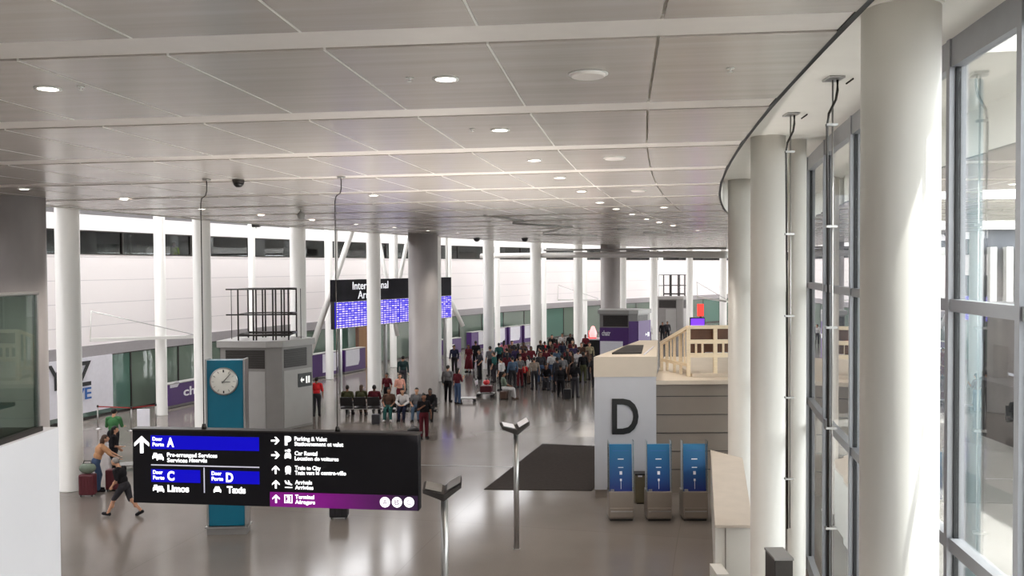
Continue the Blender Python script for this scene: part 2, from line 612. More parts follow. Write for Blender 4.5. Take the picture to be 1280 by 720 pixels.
def put_text(name, txt, size, m, parent, origin, xdir, ext=0.008, bold=0.0, width=None, align='LEFT'):
    """upright lettering: origin is the baseline start, xdir the reading direction"""
    me = text_mesh(txt, size, ext, bold, align, width)
    xd = Vector(xdir).normalized()
    up = Vector((0, 0, 1))
    nd = xd.cross(up)
    mt = Matrix((xd, up, nd)).transposed().to_4x4()
    mt.translation = Vector(origin)
    me.transform(mt)
    me.materials.clear()
    me.materials.append(m)
    me.name = name
    o = bpy.data.objects.new(name, me)
    COL.objects.link(o)
    o.parent = parent
    return o


# ------------------------------------------------------------------ the setting
PH0, PH1 = -0.13, 1.12
CZ = EYE + 1.68          # ceiling panels
SZ = EYE + 2.40          # plaster soffit by the windows
RW = 153.5               # far wall ring


def uvring(co):
    rho = math.hypot(CX - co.x, co.y - CY)
    return (rho, math.atan2(co.y - CY, CX - co.x) * 125.0)


mb = MB().arc(122.7, RW + 5, PH0, PH1, -0.3, 0.0)
struct('floor', mb, M['floor'], 'polished grey stone floor of the arrivals hall', 'floor', uv=uvring)
q0, q1 = FL(470, 580), FL(640, 584)
struct('trim_1', MB().slab(q0, q1, 0.05, 0.001, 0.006), M['steel'], 'thin steel joint strip across the stone floor', 'floor strip')

# ceiling: backing sheet, panels in a curved grid, smooth cross bands
tr = thing('ceiling', 'grey satin panel ceiling with pale cross bands over the hall', 'ceiling')
tr['kind'] = 'structure'
del tr['_local']
MB().arc(125.0, 142.0, PH0, PH1, CZ + 0.035, CZ + 0.3).build('backing', M['soffit'], tr)
pan, bands, tees = MB(), MB(), MB()
step = 3.045 / 126.2
ph_first = math.atan2(6.16 + 8.0, CX)
W = 1.27
k0 = -10
while ph_first + k0 * step < PH1:
    b0 = ph_first + k0 * step
    bands.arc(125.0, 142.0, b0 + 0.0001, b0 + 0.46 / 126.2, CZ + 0.012, CZ + 0.034, 0.05)
    p0, p1 = b0 + 0.48 / 126.2, b0 + step - 0.0002
    for c in range(14):
        r0 = 125.0 + W * c + (0.012 if c else 0)
        r1 = min(142.0, 125.0 + W * (c + 1) - 0.012)
        if r1 > r0:
            pan.arc(r0, r1, p0, p1, CZ, CZ + 0.03, 0.05)
    for c in range(2, 14):
        tees.arc(125.0 + W * c - 0.009, 125.0 + W * c + 0.009, p0, p1, CZ - 0.002, CZ + 0.03, 0.05)
    k0 += 1
pan.build('panel', M['ceil'], tr, uv=uvring)
bands.build('band', M['band'], tr, uv=uvring)
tees.build('joint_strip', M['white_paint'], tr)
struct('ceiling_soffit', MB().arc(122.6, 125.6, PH0, PH1, SZ, SZ + 0.3), M['soffit'], 'raised white plaster soffit beside the window wall', 'ceiling')
struct('trim_2', MB().arc(124.94, 124.995, PH0, PH1, CZ + 0.018, SZ), M['soffit'], 'white upstand between panel ceiling and soffit', 'ceiling edge')
struct('trim_6', MB().arc(124.95, 124.999, PH0, PH1, CZ + 0.004, CZ + 0.018), M['gasket'], 'thin dark shadow gap between panel ceiling and soffit', 'ceiling edge')
struct('trim_3', MB().arc(142.01, 142.2, PH0, PH1, CZ - 0.02, 13.0), M['soffit'], 'white upstand closing the ceiling edge at the skylit strip', 'ceiling edge')
struct('roof', MB().arc(122.0, 142.6, PH0, PH1, 9.6, 9.9), M['soffit'], 'roof slab above the panel ceiling', 'roof')
struct('roof_upper', MB().arc(142.0, 142.0 + SLOT, PH0, PH1, 13.0, 13.2), M['soffit'], 'unseen upper roof slab, widened to limit the skylight', 'roof')  # out of view; its width is set to cut the sky light
struct('sun_blocker', MB().arc(142.0 + SLOT - 0.3, 142.0 + SLOT, PH0, PH1, 13.2, 13.2 + UPS), M['soffit'], 'unseen upstand added to block sun from the skylight strip', 'roof')  # out of view, added to keep sun off the atrium wall
# skylight ribs over the open strip
for i in range(10):
    p = 0.06 + i * 0.11
    struct('skylight_beam', MB().arc(142.3, RW, p, p + 0.003, 12.6, 13.0), M['white_steel'], 'white beam across the skylight strip', 'beam')

# far wall
struct('wall_left', MB().arc(RW, RW + 0.2, PH0, PH1, 3.35, 7.5), M['wall'], 'tall white panelled wall along the skylit side', 'wall')
struct('wall_skylight', MB().arc(RW, RW + 0.2, PH0, PH1, 9.3, 13.2), M['dim_wall'], 'unseen grey wall zone, darkened to weaken the floor reflection', 'wall')  # hidden stretch made dark so the floor mirrors less light
struct('wall_upper', MB().arc(RW, RW + 0.2, PH0, PH1, 8.58, 9.3), M['plaster'], 'white wall above the strip of office windows', 'wall')
struct('trim_4', MB().arc(RW - 0.12, RW + 0.2, PH0, PH1, 2.85, 3.35), M['grey_band'], 'grey beam band above the green glass shopfronts', 'wall band')
struct('wall_office', MB().arc(RW + 3.4, RW + 3.6, PH0, PH1, 6.2, 8.9), M['office_back'], 'dim office wall behind the strip of windows', 'wall')
struct('floor_office', MB().arc(RW + 0.2, RW + 3.4, PH0, PH1, 6.3, 6.45), M['office_back'], 'office floor behind the strip of windows', 'floor')
struct('ceiling_office', MB().arc(RW + 0.2, RW + 3.4, PH0, PH1, 8.9, 9.0), M['office_back'], 'office ceiling behind the strip of windows', 'ceiling')
struct('wall_store', MB().arc(RW + 1.2, RW + 1.4, PH0, PH1, 0.0, 2.85), M['store_back'], 'greenish wall behind the lower glass shopfronts', 'wall')
for nm, ph, lb in (('wall_back', PH0, 'white end wall behind the viewing gallery'), ('wall_end', PH1, 'white end wall at the far curve of the hall')):
    a, b = pol(122.6, ph), pol(RW + 5, ph)
    struct(nm, MB().slab(a, b, 0.3, 0, 13.2), M['plaster'], lb, 'wall')

win_n = 0
phw = [0.27 + i * 0.031 for i in range(23)]
for i in range(22):                            # office windows high on the wall
    a, b = phw[i], phw[i + 1]
    win_n += 1
    w = thing('window_%d' % win_n, 'dark office window pane high in the white wall', 'window', pol(RW, (a + b) / 2, 7.5), group='office windows in the high strip')
    w['kind'] = 'structure'
    del w['_local']
    fr = MB()
    fr.arc(RW - 0.02, RW + 0.12, a, a + 0.0006, 7.5, 8.58)
    fr.arc(RW - 0.02, RW + 0.12, a, b, 7.49, 7.55)
    fr.arc(RW - 0.02, RW + 0.12, a, b, 8.53, 8.59)
    fr.build('frame', M['dark_metal'], w)
    MB().arc(RW + 0.05, RW + 0.06, a + 0.0006, b, 7.55, 8.53).build('pane', M['strip_glass'], w)
    if i in (7, 10, 13, 16):
        MB().arc(RW + 0.3, RW + 0.34, a + 0.004, a + 0.018, 7.4, 8.58).build('blind', M['light_panel'], w)
phs = [0.27 + i * 0.0215 for i in range(35)]
for i in range(34):                            # shopfront glass along the floor
    a, b = phs[i], phs[i + 1]
    win_n += 1
    w = thing('window_%d' % win_n, 'green tinted glass shopfront bay below the grey beam', 'window', pol(RW, (a + b) / 2, 0.0), group='green glass shopfront bays')
    w['kind'] = 'structure'
    del w['_local']
    fr = MB()
    fr.arc(RW - 0.04, RW + 0.06, a, a + 0.0005, 0.0, 2.85)
    fr.arc(RW - 0.04, RW + 0.06, a, b, 0.0, 0.12)
    fr.arc(RW - 0.04, RW + 0.06, a, b, 2.79, 2.85)
    fr.build('frame', M['dark_metal'], w)
    MB().arc(RW, RW + 0.012, a + 0.0005, b, 0.12, 2.79).build('pane', M['teal_glass'] if i % 3 == 2 else M['shop_glass'], w)

# window wall on the near side
RG = 123.0
mull = [math.asin((y + 8) / RG) for y in [-19 + 1.8 * k for k in range(12)] + [2.6, 4.4, 6.0, 7.72, 9.45, 11.8, 14.2, 16.9, 19.6, 22.3, 25, 27.7, 30.5, 33.3, 36, 39, 42, 45, 48, 52, 56, 60, 65, 70]]
for i in range(len(mull) - 1):
    a, b = mull[i], mull[i + 1]
    win_n += 1
    w = thing('window_%d' % win_n, 'tall clear window bay in grey aluminium frame', 'window', pol(RG, (a + b) / 2, 0.0), group='tall window bays behind the round columns')
    w['kind'] = 'structure'
    del w['_local']
    fr = MB()
    fr.arc(RG - 0.1, RG + 0.09, a - 0.0004, a + 0.0004, 0, SZ)
    for z0, z1 in ((0.0, 0.3), (3.72, 3.86), (6.30, 6.43), (SZ - 0.3, SZ)):
        fr.arc(RG - 0.04, RG + 0.07, a + 0.0004, b - 0.0004, z0, z1)
    fr.build('frame', M['alu'], w)
    gk = MB()
    for e0, e1 in ((a + 0.0004, a + 0.0006), (b - 0.0006, b - 0.0004)):
        gk.arc(RG - 0.02, RG + 0.03, e0, e1, 0.3, SZ - 0.3)
    gk.build('gasket', M['gasket'], w)
    MB().arc(RG - 0.004, RG + 0.004, a + 0.0006, b - 0.0006, 0.3, SZ - 0.3).build('pane', M['win_glass'], w)

# outside: forecourt, garage added to darken the view, one pale column
struct('ground_outside', MB().box(-6, 120, -60, 150, -0.4, -0.31).arc(20.0, 122.69, PH0, PH1, -0.3, -0.05), M['pave'], 'sunlit pale forecourt outside the window wall', 'ground')
gar = thing('garage_backdrop', 'added dark garage block across the forecourt, darkening the view outside', 'building', (17.5, 30, -0.05))
del gar['_local']
MB().hexa([(16.5, -30), (19, -30), (20.6, 38), (18.9, 38)], -0.05, 2.2).build('wall', M['garage'], gar)
MB().hexa([(16.2, -30), (20, -30), (21.4, 38), (19.4, 38)], 3.6, 5.2).build('deck_edge', M['garage'], gar)
MB().hexa([(18.5, -30), (19, -30), (21.6, 38), (21.1, 38)], 2.2, 5.0).build('back_wall', M['garage'], gar)
for i in range(12):
    t = i / 11
    x, y = 17.2 + 2.6 * t, -28 + 64 * t
    MB().box(x - 0.3, x + 0.3, y - 0.4, y + 0.4, 2.2, 3.6).build('pier', M['garage'], gar)
ow = thing('terminal_wing', 'grey terminal wing closing the forecourt outside the windows', 'building', (16, 40, -0.05))
del ow['_local']
MB().box(13.75, 19.0, 40.6, 42.6, -0.05, 15).build('tall_wall', M['wing'], ow)
MB().box(19.0, 60, 40.6, 42.6, -0.05, 8.4).build('low_wall', M['wing'], ow)
MB().box(18.95, 60, 40.2, 42.6, 8.4, 8.8).build('sky_gap_strip', M['white_steel'], ow)  # white strip standing in for the bright sky gap
MB().box(18.95, 60, 40.4, 42.6, 8.8, 9.8).build('sky_screen', M['wing_beige'], ow)  # coloured like the canopy, added to close off the sky behind
MB().box(19.4, 60, 40.5, 40.62, 5.3, 7.5).build('window_band', M['garage'], ow)
for i in range(22):
    MB().box(19.6 + i * 0.75, 19.9 + i * 0.75, 40.2, 40.55, 5.1, 7.6).build('fin', M['white_steel'], ow)
struct('ceiling_outside', MB().arc(111.0, 122.0, 0.166, 0.375, 9.7, 10.0), M['canopy'], 'beige panelled canopy over the forecourt outside the windows', 'canopy')
cpos = P(1210, 334, 14.0)
struct('column_outside', MB().cyl((cpos.x, cpos.y), 0.2, -0.05, 12, 40), mat('pale_blue_paint', S(132, 148, 152), 0.5, noise=0.02), 'pale blue painted column standing outside the glass', 'column')


# ------------------------------------------------------------------ columns
def column(px, w, rho=None, Y=None, m='white_steel', z1=None, label='', base=True):
    if rho:
        p = ringpt(px, rho)
    else:
        p = P(px, 334, Y)
    dia = w * p.y / F * math.cos(math.atan((px - 640) / F))
    z1 = z1 or 12.9
    r = dia / 2
    mb = MB().lathe([(r * 1.06, 0), (r * 1.06, 0.03), (r, 0.05), (r, z1)], (p.x, p.y, 0), 48)
    return struct('column', mb, M[m], label, 'column'), p, r


front = [(85, 32), (252.5, 23), (372.6, 20), (467, 17.4), (544, 15), (610.6, 13.6), (669.7, 13.7), (722.6, 11.5), (778, 10), (817, 10), (862, 8.5), (904, 9)]
nth = ['first', 'second', 'third', 'fourth', 'fifth', 'sixth', 'seventh', 'eighth', 'ninth', 'tenth', 'eleventh', 'twelfth']
for i, (px, w) in enumerate(front):
    column(px, w, 144.5, label='slim white round column, %s from the gallery in the front row' % nth[i])
rear = [(200, 14.5), (315, 9), (411, 10), (491, 8.5), (561, 7.5), (621.5, 7), (680, 6), (731, 6), (826, 6)]
for i, (px, w) in enumerate(rear):
    column(px, w, 151.0, label='thin white column close to the white wall, %s from the gallery' % nth[i])
for px, w, lb in ((15, 90, 'massive grey concrete column beside the glass balustrade'), (529, 37, 'massive grey concrete column beside the seated travellers'), (763, 24.5, 'massive grey concrete column behind the purple kiosk')):
    column(px, w, 141.0, m='concrete', z1=CZ + 0.02, label=lb)
c1, p1, r1 = column(1124.5, 101, Y=8.2, m='cream_paint', z1=SZ + 0.02, label='big cream round column beside the window, nearest to the gallery')
struct('trim_5', MB().lathe([(r1 + 0.025, SZ - 0.045), (r1 + 0.025, SZ - 0.002)], (p1.x, p1.y, 0), 48), M['cream_paint'], 'thin collar ring where the big cream column meets the soffit', 'collar')
column(960, 44, Y=16.5, m='cream_paint', z1=SZ + 0.02, label='second cream round column along the window wall')
column(925.5, 31, Y=24.7, m='cream_paint', z1=SZ + 0.02, label='third cream round column along the window wall')
column(996.5, 23, Y=16.9, m='cream_paint', z1=SZ + 0.02, label='slender cream pipe column beside the second round column')

# slanting braces among the columns
def brace(a, b, Ya, Yb, r, label):
    struct('column_brace', MB().bar(P(*a, Ya), P(*b, Yb), r, 20), M['white_steel'], label, 'brace')


brace((444, 276), (383, 455), 52, 50, 0.17, 'slanting white strut beside the grey service kiosk')
brace((472, 292), (497, 420), 57, 57, 0.13, 'slanting white strut rising past the arrivals board')
brace((511, 292), (489, 400), 58, 58, 0.13, 'slanting white strut crossing behind the arrivals board')
brace((555, 358), (579, 408), 62, 62, 0.14, 'short slanting white strut beyond the concrete column')


def bracket(name, top, foot, end, Y0, Y1, label):
    b = thing(name, label, 'bracket', P(foot[0], foot[1], Y0))
    del b['_local']
    A, B, E = P(*top, Y0), P(*foot, Y0), P(*end, Y1)
    MB().bar(A, B + Vector((0, 0, 0.06)), 0.03).build('post', M['white_steel'], b)
    MB().beam(B, E, 0.18, 0.14).build('arm', M['white_steel'], b)
    MB().bar(A + Vector((0, 0, -0.04)), E + Vector((0, 0, 0.12)), 0.02).build('stay_rod', M['steel'], b)
    return b


bracket('lighting_bracket', (114, 388), (113, 425), (241, 421), 38.5, 41.5, 'white outrigger arm with stay rod near the YYZ wall')
bracket('lighting_bracket', (698, 356), (697, 375), (748, 375), 80, 80, 'white outrigger arm with stay rod at the far wall')
bracket('lighting_bracket', (871, 352), (872, 371), (909, 377), 74, 68, 'white outrigger arm beside the far service kiosk')

# ------------------------------------------------------------------ ceiling fittings
def ceil_light(px, py, r, label):
    p = PZ(px, py, CZ)
    o = thing('ceiling_light', label, 'light', (p.x, p.y, CZ - 0.001), group='recessed ceiling lights')
    n = 24
    MB().lathe([(r, -0.012), (r + 0.03, -0.012), (r + 0.03, 0.0), (r, 0.0), (r, -0.012)], (0, 0, 0), n, caps=False).build('trim_ring', M['white_steel'], o)
    MB().cyl((0, 0), r, -0.008, -0.002, n).build('lens', M['lamp'], o)
    return o


rowA = [(557, 98), (625, 162), (668, 200), (700, 222), (727, 239), (750, 253), (770, 261), (790, 267.5), (808, 273.7), (824, 278)]
for i, (x, y) in enumerate(rowA):
    ceil_light(x, y, 0.09, 'round recessed downlight, %s from the gallery in the long row' % nth[i])
for x, y, lb in ((60, 110, 'round recessed downlight alone at the near ceiling corner'), (30, 236, 'round recessed downlight above the massive column by the balustrade'),
                 (155, 249, 'round recessed downlight between the near columns and the sign cable'), (252, 261, 'round recessed downlight just beside the sign cable'),
                 (467, 244, 'round recessed downlight beyond the second sign cable'), (326, 269, 'small downlight over the service kiosk cage'),
                 (390, 275, 'small downlight beside the tip of the slanting strut'), (445, 280, 'small downlight over the slanting white strut'),
                 (535, 288, 'small downlight over the concrete column by the seats'), (572, 291, 'small downlight just past the concrete column by the seats'),
                 (493, 284, 'small downlight over the arrivals board'), (830, 259, 'small downlight near the soffit, first beyond the speaker row'),
                 (872, 288, 'small downlight near the soffit, furthest along'), (841, 282, 'small downlight over the hanging sculpture end')):
    ceil_light(x, y, 0.09, lb)


def ceil_disc(px, py, r, label):
    p = PZ(px, py, CZ)
    o = thing('ceiling_speaker', label, 'speaker', (p.x, p.y, CZ - 0.001))
    MB().lathe([(r * 0.9, -0.03), (r, -0.018), (r, 0)], (0, 0, 0), 32).build('cover', M['band'], o)
    MB().lathe([(r, -0.01), (r + 0.02, -0.008), (r + 0.02, 0), (r, 0), (r, -0.01)], (0, 0, 0), 32, caps=False).build('rim', M['white_steel'], o)


ceil_disc(735, 92, 0.155, 'round flat ceiling speaker in the second panel bay')
ceil_disc(768, 197, 0.155, 'round flat ceiling speaker in the fourth panel bay')
ceil_disc(798, 238, 0.155, 'round flat ceiling speaker in the sixth panel bay')


def sprinkler(px, py, label):
    p = PZ(px, py, CZ)
    o = thing('sprinkler', label, 'sprinkler', (p.x, p.y, CZ - 0.001))
    MB().lathe([(0.008, -0.03), (0.008, 0)], n=12).build('stem', M['white_steel'], o)
    MB().lathe([(0.022, -0.034), (0.022, -0.03)], n=12).build('deflector', M['white_steel'], o)
    MB().lathe([(0.035, -0.006), (0.035, 0)], n=16).build('collar', M['white_steel'], o)


sprinkler(512, 97, 'small sprinkler head beside the first downlight')
sprinkler(590, 161, 'small sprinkler head beside the second downlight')
sprinkler(913, 85, 'small sprinkler head near the soffit edge')
sprinkler(101, 108, 'small sprinkler head beside the lone corner downlight')


def dome(px, py, r, label):
    p = PZ(px, py, CZ - 0.06)
    o = thing('dome_camera', label, 'camera', (p.x, p.y, CZ - 0.001))
    MB().lathe([(r * 0.95, -0.06), (r, -0.04), (r, 0)], n=24).build('housing', M['dark_metal'], o)
    MB().lathe([(0.002, -0.06 - r * 0.75), (r * 0.5, -0.06 - r * 0.65), (r * 0.82, -0.06 - r * 0.3), (r * 0.9, -0.06)], n=24).build('dome', M['black'], o)


dome(298, 229, 0.11, 'black dome camera on the ceiling beside the sign cable')
dome(596, 299, 0.2, 'dark dome camera at the ceiling edge past the concrete column')
dome(656, 299, 0.2, 'dark dome camera at the ceiling edge near the crowd')
p = PZ(376, 267, CZ - 0.1)
o = thing('ceiling_projector', 'small grey spot fitting on the ceiling over the kiosk cage', 'light fitting', (p.x, p.y, CZ - 0.001))
MB().lathe([(0.03, -0.1), (0.03, 0)], n=12).build('stem', M['steel'], o)
MB().sphere((0, 0, -0.16), 0.11).build('head', M['light_panel'], o)
p = P(320, 281, 37)
o = thing('loudspeaker', 'grey box loudspeaker on a thin column near the ceiling edge', 'speaker', (p.x, p.y, p.z))
MB().box(-0.16, 0.16, -0.1, 0.1, -0.1, 0.1).build('cabinet', M['dark_metal'], o, 0.01)
MB().box(-0.14, 0.14, -0.115, -0.1, -0.08, 0.08).build('grille', M['dark_louver'], o)
MB().bar((0, 0, 0.1), (0, 0, CZ - p.z - 0.005), 0.02).build('stem', M['steel'], o)

# long suspended beam across the far hall, hanging sculpture of bent rods
o = thing('suspended_light_beam', 'long white suspended beam across the far end of the hall', 'beam', P(760, 319, 58))
del o['_local']
pts = [P(602, 320, 70), P(680, 319, 65), P(760, 318.5, 60), P(840, 318, 54), P(908, 318.5, 48)]
MB().tube(pts, 0.2, 12).build('tube', M['white_paint'], o)
MB().tube([q + Vector((0, 0, 0.36)) for q in pts[1:]], 0.07, 8).build('upper_rail', M['light_panel'], o)
for q in pts[1:]:
    MB().bar(q + Vector((0, 0, 0.3)), (q.x, q.y, CZ - 0.005), 0.015, 6).build('hanger', M['steel'], o)
o = thing('hanging_sculpture', 'mobile of slim bent rods hung under the ceiling', 'sculpture', P(700, 280, 30))
del o['_local']
for a, b, Y in (((605, 269), (619, 266), 28), ((618, 271), (654, 276), 29), ((641, 279), (716, 284), 33), ((679, 291), (707, 285), 38), ((679, 293), (747, 295), 40), ((772, 287), (791, 285), 38), ((805, 290.6), (832, 291), 40), ((841, 291), (853, 291), 42)):
    A, B = P(*a, Y), P(*b, Y + 1.5)
    r = MB().bar(A, B, 0.035, 8).build('rod', M['light_panel'], o)
    MB().bar((A + B) / 2, ((A + B) / 2).xy.to_3d() + Vector((0, 0, CZ - 0.006)), 0.01, 6).build('wire', M['steel'], r)

# ------------------------------------------------------------------ hanging wayfinding sign
SL, SR = P(166, 583, 16.56), P(523, 591, 15.86)
SWd = (SR - SL).xy.length
sg = thing('wayfinding_sign', 'wide black hanging wayfinding sign with blue door bars', 'sign', (SL.x, SL.y, P(166, 537.5, 16.56).z), math.atan2(SR.y - SL.y, SR.x - SL.x))
KX, KY = SWd / 357.0, 1.38 / 93.0
HH = 1.38
MB().box(0, SWd, 0, 0.22, -HH, 0).build('case', M['sign_black'], sg, 0.01)
MB().box(-0.02, SWd + 0.02, -0.01, 0.23, 0.0, 0.03).build('top_rail', M['dark_metal'], sg)


def lx(px):
    return (px - 166) * KX


def lz(px, py):
    return -(py - 537.5 - (px - 166) * 0.0168) * KY * (93.0 / (91 + (px - 166) / 357 * 4))


def plate(name, m, x0, x1, y0, y1, t=0.006, parent=sg):
    xm = (x0 + x1) / 2
    return MB().box(lx(x0), lx(x1), -t, -0.0005, lz(xm, y1), lz(xm, y0)).build(name, m, parent)


def word(txt, x, y, hpx, wpx=None, bold=0.0, m=None, name='lettering'):
    cap = hpx * KY
    return put_text(name, txt, cap / 0.69, m or M['sign_white'], sg, (lx(x), -0.007, lz(x, y)), (1, 0, 0), 0.003, bold * cap, wpx * KX if wpx else None)


def poly(name, pts, m=None, t=0.01):             # flat pictogram cut from a sheet, sign pixels
    vs = [(lx(x), -0.006, lz(x, y)) for x, y in pts] + [(lx(x), -t, lz(x, y)) for x, y in pts]
    n = len(pts)
    fs = [tuple(range(n)), tuple(range(n, 2 * n))] + [(i, (i + 1) % n, n + (i + 1) % n, n + i) for i in range(n)]
    return MB().add(vs, fs).build(name, m or M['sign_white'], sg)


def arrow(cx, cy, s, right=False):
    up = [(0, -1), (0.88, -0.18), (0.88, 0.22), (0.2, -0.34), (0.2, 1), (-0.2, 1), (-0.2, -0.34), (-0.88, 0.22), (-0.88, -0.18)]
    pts = [(cx + (-y if right else x) * s, cy + (x if right else y) * s) for x, y in up]
    return poly('arrow', pts)


def car(x0, x1, y0, y1):
    w, h = x1 - x0, y1 - y0
    pts = [(0, 0.95), (0, 0.5), (0.12, 0.42), (0.24, 0.05), (0.76, 0.05), (0.88, 0.42), (1, 0.5), (1, 0.95), (0.84, 0.95), (0.84, 0.8), (0.16, 0.8), (0.16, 0.95)]
    return poly('pictogram', [(x0 + a * w, y0 + b * h) for a, b in pts])


arrow(178.3, 555.5, 10.8)
plate('blue_bar', M['sign_blue'], 190, 328, 545.2, 562.2)
plate('blue_bar', M['sign_blue'], 190, 253, 587, 603)
plate('blue_bar', M['sign_blue'], 266, 328, 588.6, 604.6)
for x, y in ((192.5, 0), (192.5, 41.6), (267.8, 43)):
    word('Door', x, 550.6 + y, 4.6, 12.5, 0.03)
    word('Porte', x, 557.4 + y, 4.6, 14.5, 0.03)
word('A', 211, 558, 11, 9, 0.05)
word('C', 211, 600, 11, 9, 0.05)
word('D', 286, 602, 11, 9, 0.05)
for y in (566, 606):
    car(192, 199.5, y - 0.4, y + 8); car(197.5, 206.5, y + 1, y + 9.8)
word('Pre-arranged Services', 211, 570.6, 5, 64, 0.03)
word('Services', 211, 577.4, 5, 26, 0.03)
word('r\u00e9serv\u00e9s', 239.4, 577.4, 5, 22.6, 0.03)
plate('rule_line', M['sign_line'], 190, 328, 581.8, 583.2)
plate('rule_line', M['sign_line'], 257.4, 258.7, 584.5, 616)
word('Limos', 211, 614.4, 8.2, 27.5, 0.045)
car(270, 279.5, 607.6, 616)
word('Taxis', 287, 616, 8.2, 23.5, 0.045)
rows = ((550.4, True, 'Parking & Valet', 40, 'Stationnement et valet', 60), (568.6, True, 'Car Rental', 28, 'Location de voitures', 54), (586.8, False, 'Train to City', 32, 'Train vers le centre-ville', 63), (605, False, 'Arrivals', 21, 'Arriv\u00e9es', 22.5), (623.2, False, 'Terminal', 23.5, 'A\u00e9rogare', 24.5))
plate('plum_bar', M['plum_bar'], 341, 522, 617, 635.6)
for y, rt, a, wa, b, wb in rows:
    arrow(348.6, y, 5.3, rt)
    word(a, 372.5, y - 0.2, 4.8, wa, 0.03)
    if b.startswith('Train vers'):
        for t_, x_, w_ in (('Train', 372.5, 12.2), ('vers', 386.6, 10), ('le', 398.6, 4), ('centre-ville', 404.8, 30.6)):
            word(t_, x_, y + 6.2, 4.8, w_, 0.03)
    else:
        word(b, 372.5, y + 6.2, 4.8, wb, 0.03)
word('P', 360.4, 555.4, 10, 8, 0.09)
poly('pictogram', [(360, 572.8), (360, 568.4), (361.4, 565.4), (366.6, 565.4), (368, 568.4), (368, 572.8), (366, 572.8), (366, 571.8), (362, 571.8), (362, 572.8)])
poly('pictogram', [(360.4, 564), (360.4, 562), (363.6, 562), (364.5, 561), (366.6, 561), (367.6, 563), (366.6, 564.6), (364.5, 564.6), (363.6, 563.6)])
poly('pictogram', [(360.6, 590), (360.6, 584), (362.2, 582.2), (366, 582.2), (367.6, 584), (367.6, 590), (366, 591), (367.6, 592.6), (366, 592.6), (364.1, 591), (362.2, 592.6), (360.6, 592.6), (362.2, 591)])
poly('pictogram', [(359.5, 600.6), (361, 600.2), (362.4, 602.6), (364.4, 603.2), (363.8, 600), (365, 600.4), (366.6, 604), (369, 605), (368.6, 606.4), (361, 604.4)])
plate('pictogram', M['sign_white'], 360, 369, 608.6, 609.6, 0.01)
for x0, x1, y0, y1 in ((359, 369, 618.2, 619.2), (359, 369, 627.6, 628.6), (359, 360, 618.2, 628.6), (368, 369, 618.2, 628.6)):
    plate('box_border', M['sign_white'], x0, x1, y0, y1, 0.01)
word('3', 361.6, 626.8, 6.6, 5, 0.05)
for x, ch in ((482.6, 'A'), (497, 'B'), (511.6, 'C')):
    dsc = MB().lathe([(6.1 * KX, 0), (6.1 * KX, 0.006)], (lx(x), -0.006, lz(x, 627.2)), 28, (0, -1, 0)).build('gate_disc', M['sign_white'], sg)
    put_text('lettering', ch, 6.5 * KY / 0.69, M['plum_text'], dsc, (lx(x) - 2.6 * KX, -0.0125, lz(x, 630.4)), (1, 0, 0), 0.002, 0.0, 5.2 * KX)
for px in (255, 423):
    x = lx(px)
    zt = CZ - sg.location.z - 0.003
    rd = MB().tube([(x, 0.11, 0.02), (x, 0.11, zt - 0.45), (x + 0.02, 0.11, zt - 0.36), (x + 0.1, 0.11, zt - 0.3), (x + 0.12, 0.11, zt - 0.22), (x + 0.12, 0.11, zt)], 0.01, 8).build('suspension_rod', M['dark_metal'], sg)
    MB().lathe([(0.07, zt - 0.03), (0.08, zt)], (x + 0.12, 0.11, 0), 16).build('ceiling_plate', M['steel'], rd)
    MB().lathe([(0.05, 0.03), (0.03, 0.12)], (x, 0.11, 0), 12).build('socket', M['dark_metal'], rd)

# suspension conduits by the window
for px, py, Y, lb in ((1042, 97, 11.3, 'steel conduit hanging from the soffit beside the big cream column'), (989, 142, 14.0, 'steel conduit hanging in front of the slender pipe column')):
    p = PZ(px, py, SZ)
    o = thing('suspension_conduit', lb, 'conduit', (p.x, p.y, SZ))
    MB().box(-0.1, 0.1, -0.14, 0.14, -0.03, -0.002).build('ceiling_plate', M['steel'], o, 0.004)
    MB().tube([(0.05, 0, -0.03), (0.05, 0, -0.16), (0.03, 0, -0.28), (-0.06, 0, -0.46), (-0.08, 0, -0.6), (-0.06, 0, -3.0), (-0.05, 0, -6.6)], 0.017, 8).build('conduit', M['dark_metal'], o)
    MB().bar((0.0, 0.03, -0.03), (0.0, 0.03, -6.6), 0.012, 8).build('cable', M['steel'], o)
    for z in (-0.6, -1.9, -3.2, -4.5, -5.8):
        MB().box(-0.09, 0.05, -0.02, 0.05, z - 0.015, z + 0.015).build('clip', M['steel'], o)
    MB().beam((0.16, 0, -0.08), (0.26, 0.02, -0.01), 0.02, 0.02).build('stay', M['dark_metal'], o)

# ------------------------------------------------------------------ clock totem
p = FL(284, 668)
ct = thing('clock_totem', 'tall teal clock totem standing behind the hanging sign', 'clock', (p.x, p.y, 0), R(3))
wd = 0.5
MB().box(-wd + 0.04, wd - 0.04, 0, 0.34, 0.22, 4.47).build('body', M['teal'], ct, 0.01)
for s in (-1, 1):
    MB().box(min(s * wd, s * (wd - 0.045)), max(s * wd, s * (wd - 0.045)), -0.03, 0.37, 0.2, 4.5).build('edge_trim', M['steel'], ct, 0.008)
MB().box(-wd - 0.04, wd + 0.04, -0.06, 0.4, 0.17, 0.21).build('base_lip', M['steel'], ct)
MB().box(-wd, wd, -0.02, 0.36, 0.0, 0.17).build('plinth', M['grey_panel'], ct)
cz = 3.93
fc = MB().lathe([(0.33, 0), (0.33, 0.03), (0.31, 0.036), (0.001, 0.036)], (-0.03, 0, cz), 48, (0, -1, 0)).build('clock_face', M['clock_white'], ct)
MB().lathe([(0.32, 0.036), (0.35, 0.036), (0.36, 0.0), (0.335, 0.0), (0.32, 0.036)], (-0.03, 0, cz), 48, (0, -1, 0), caps=False).build('bezel', M['steel'], fc)
tk = MB()
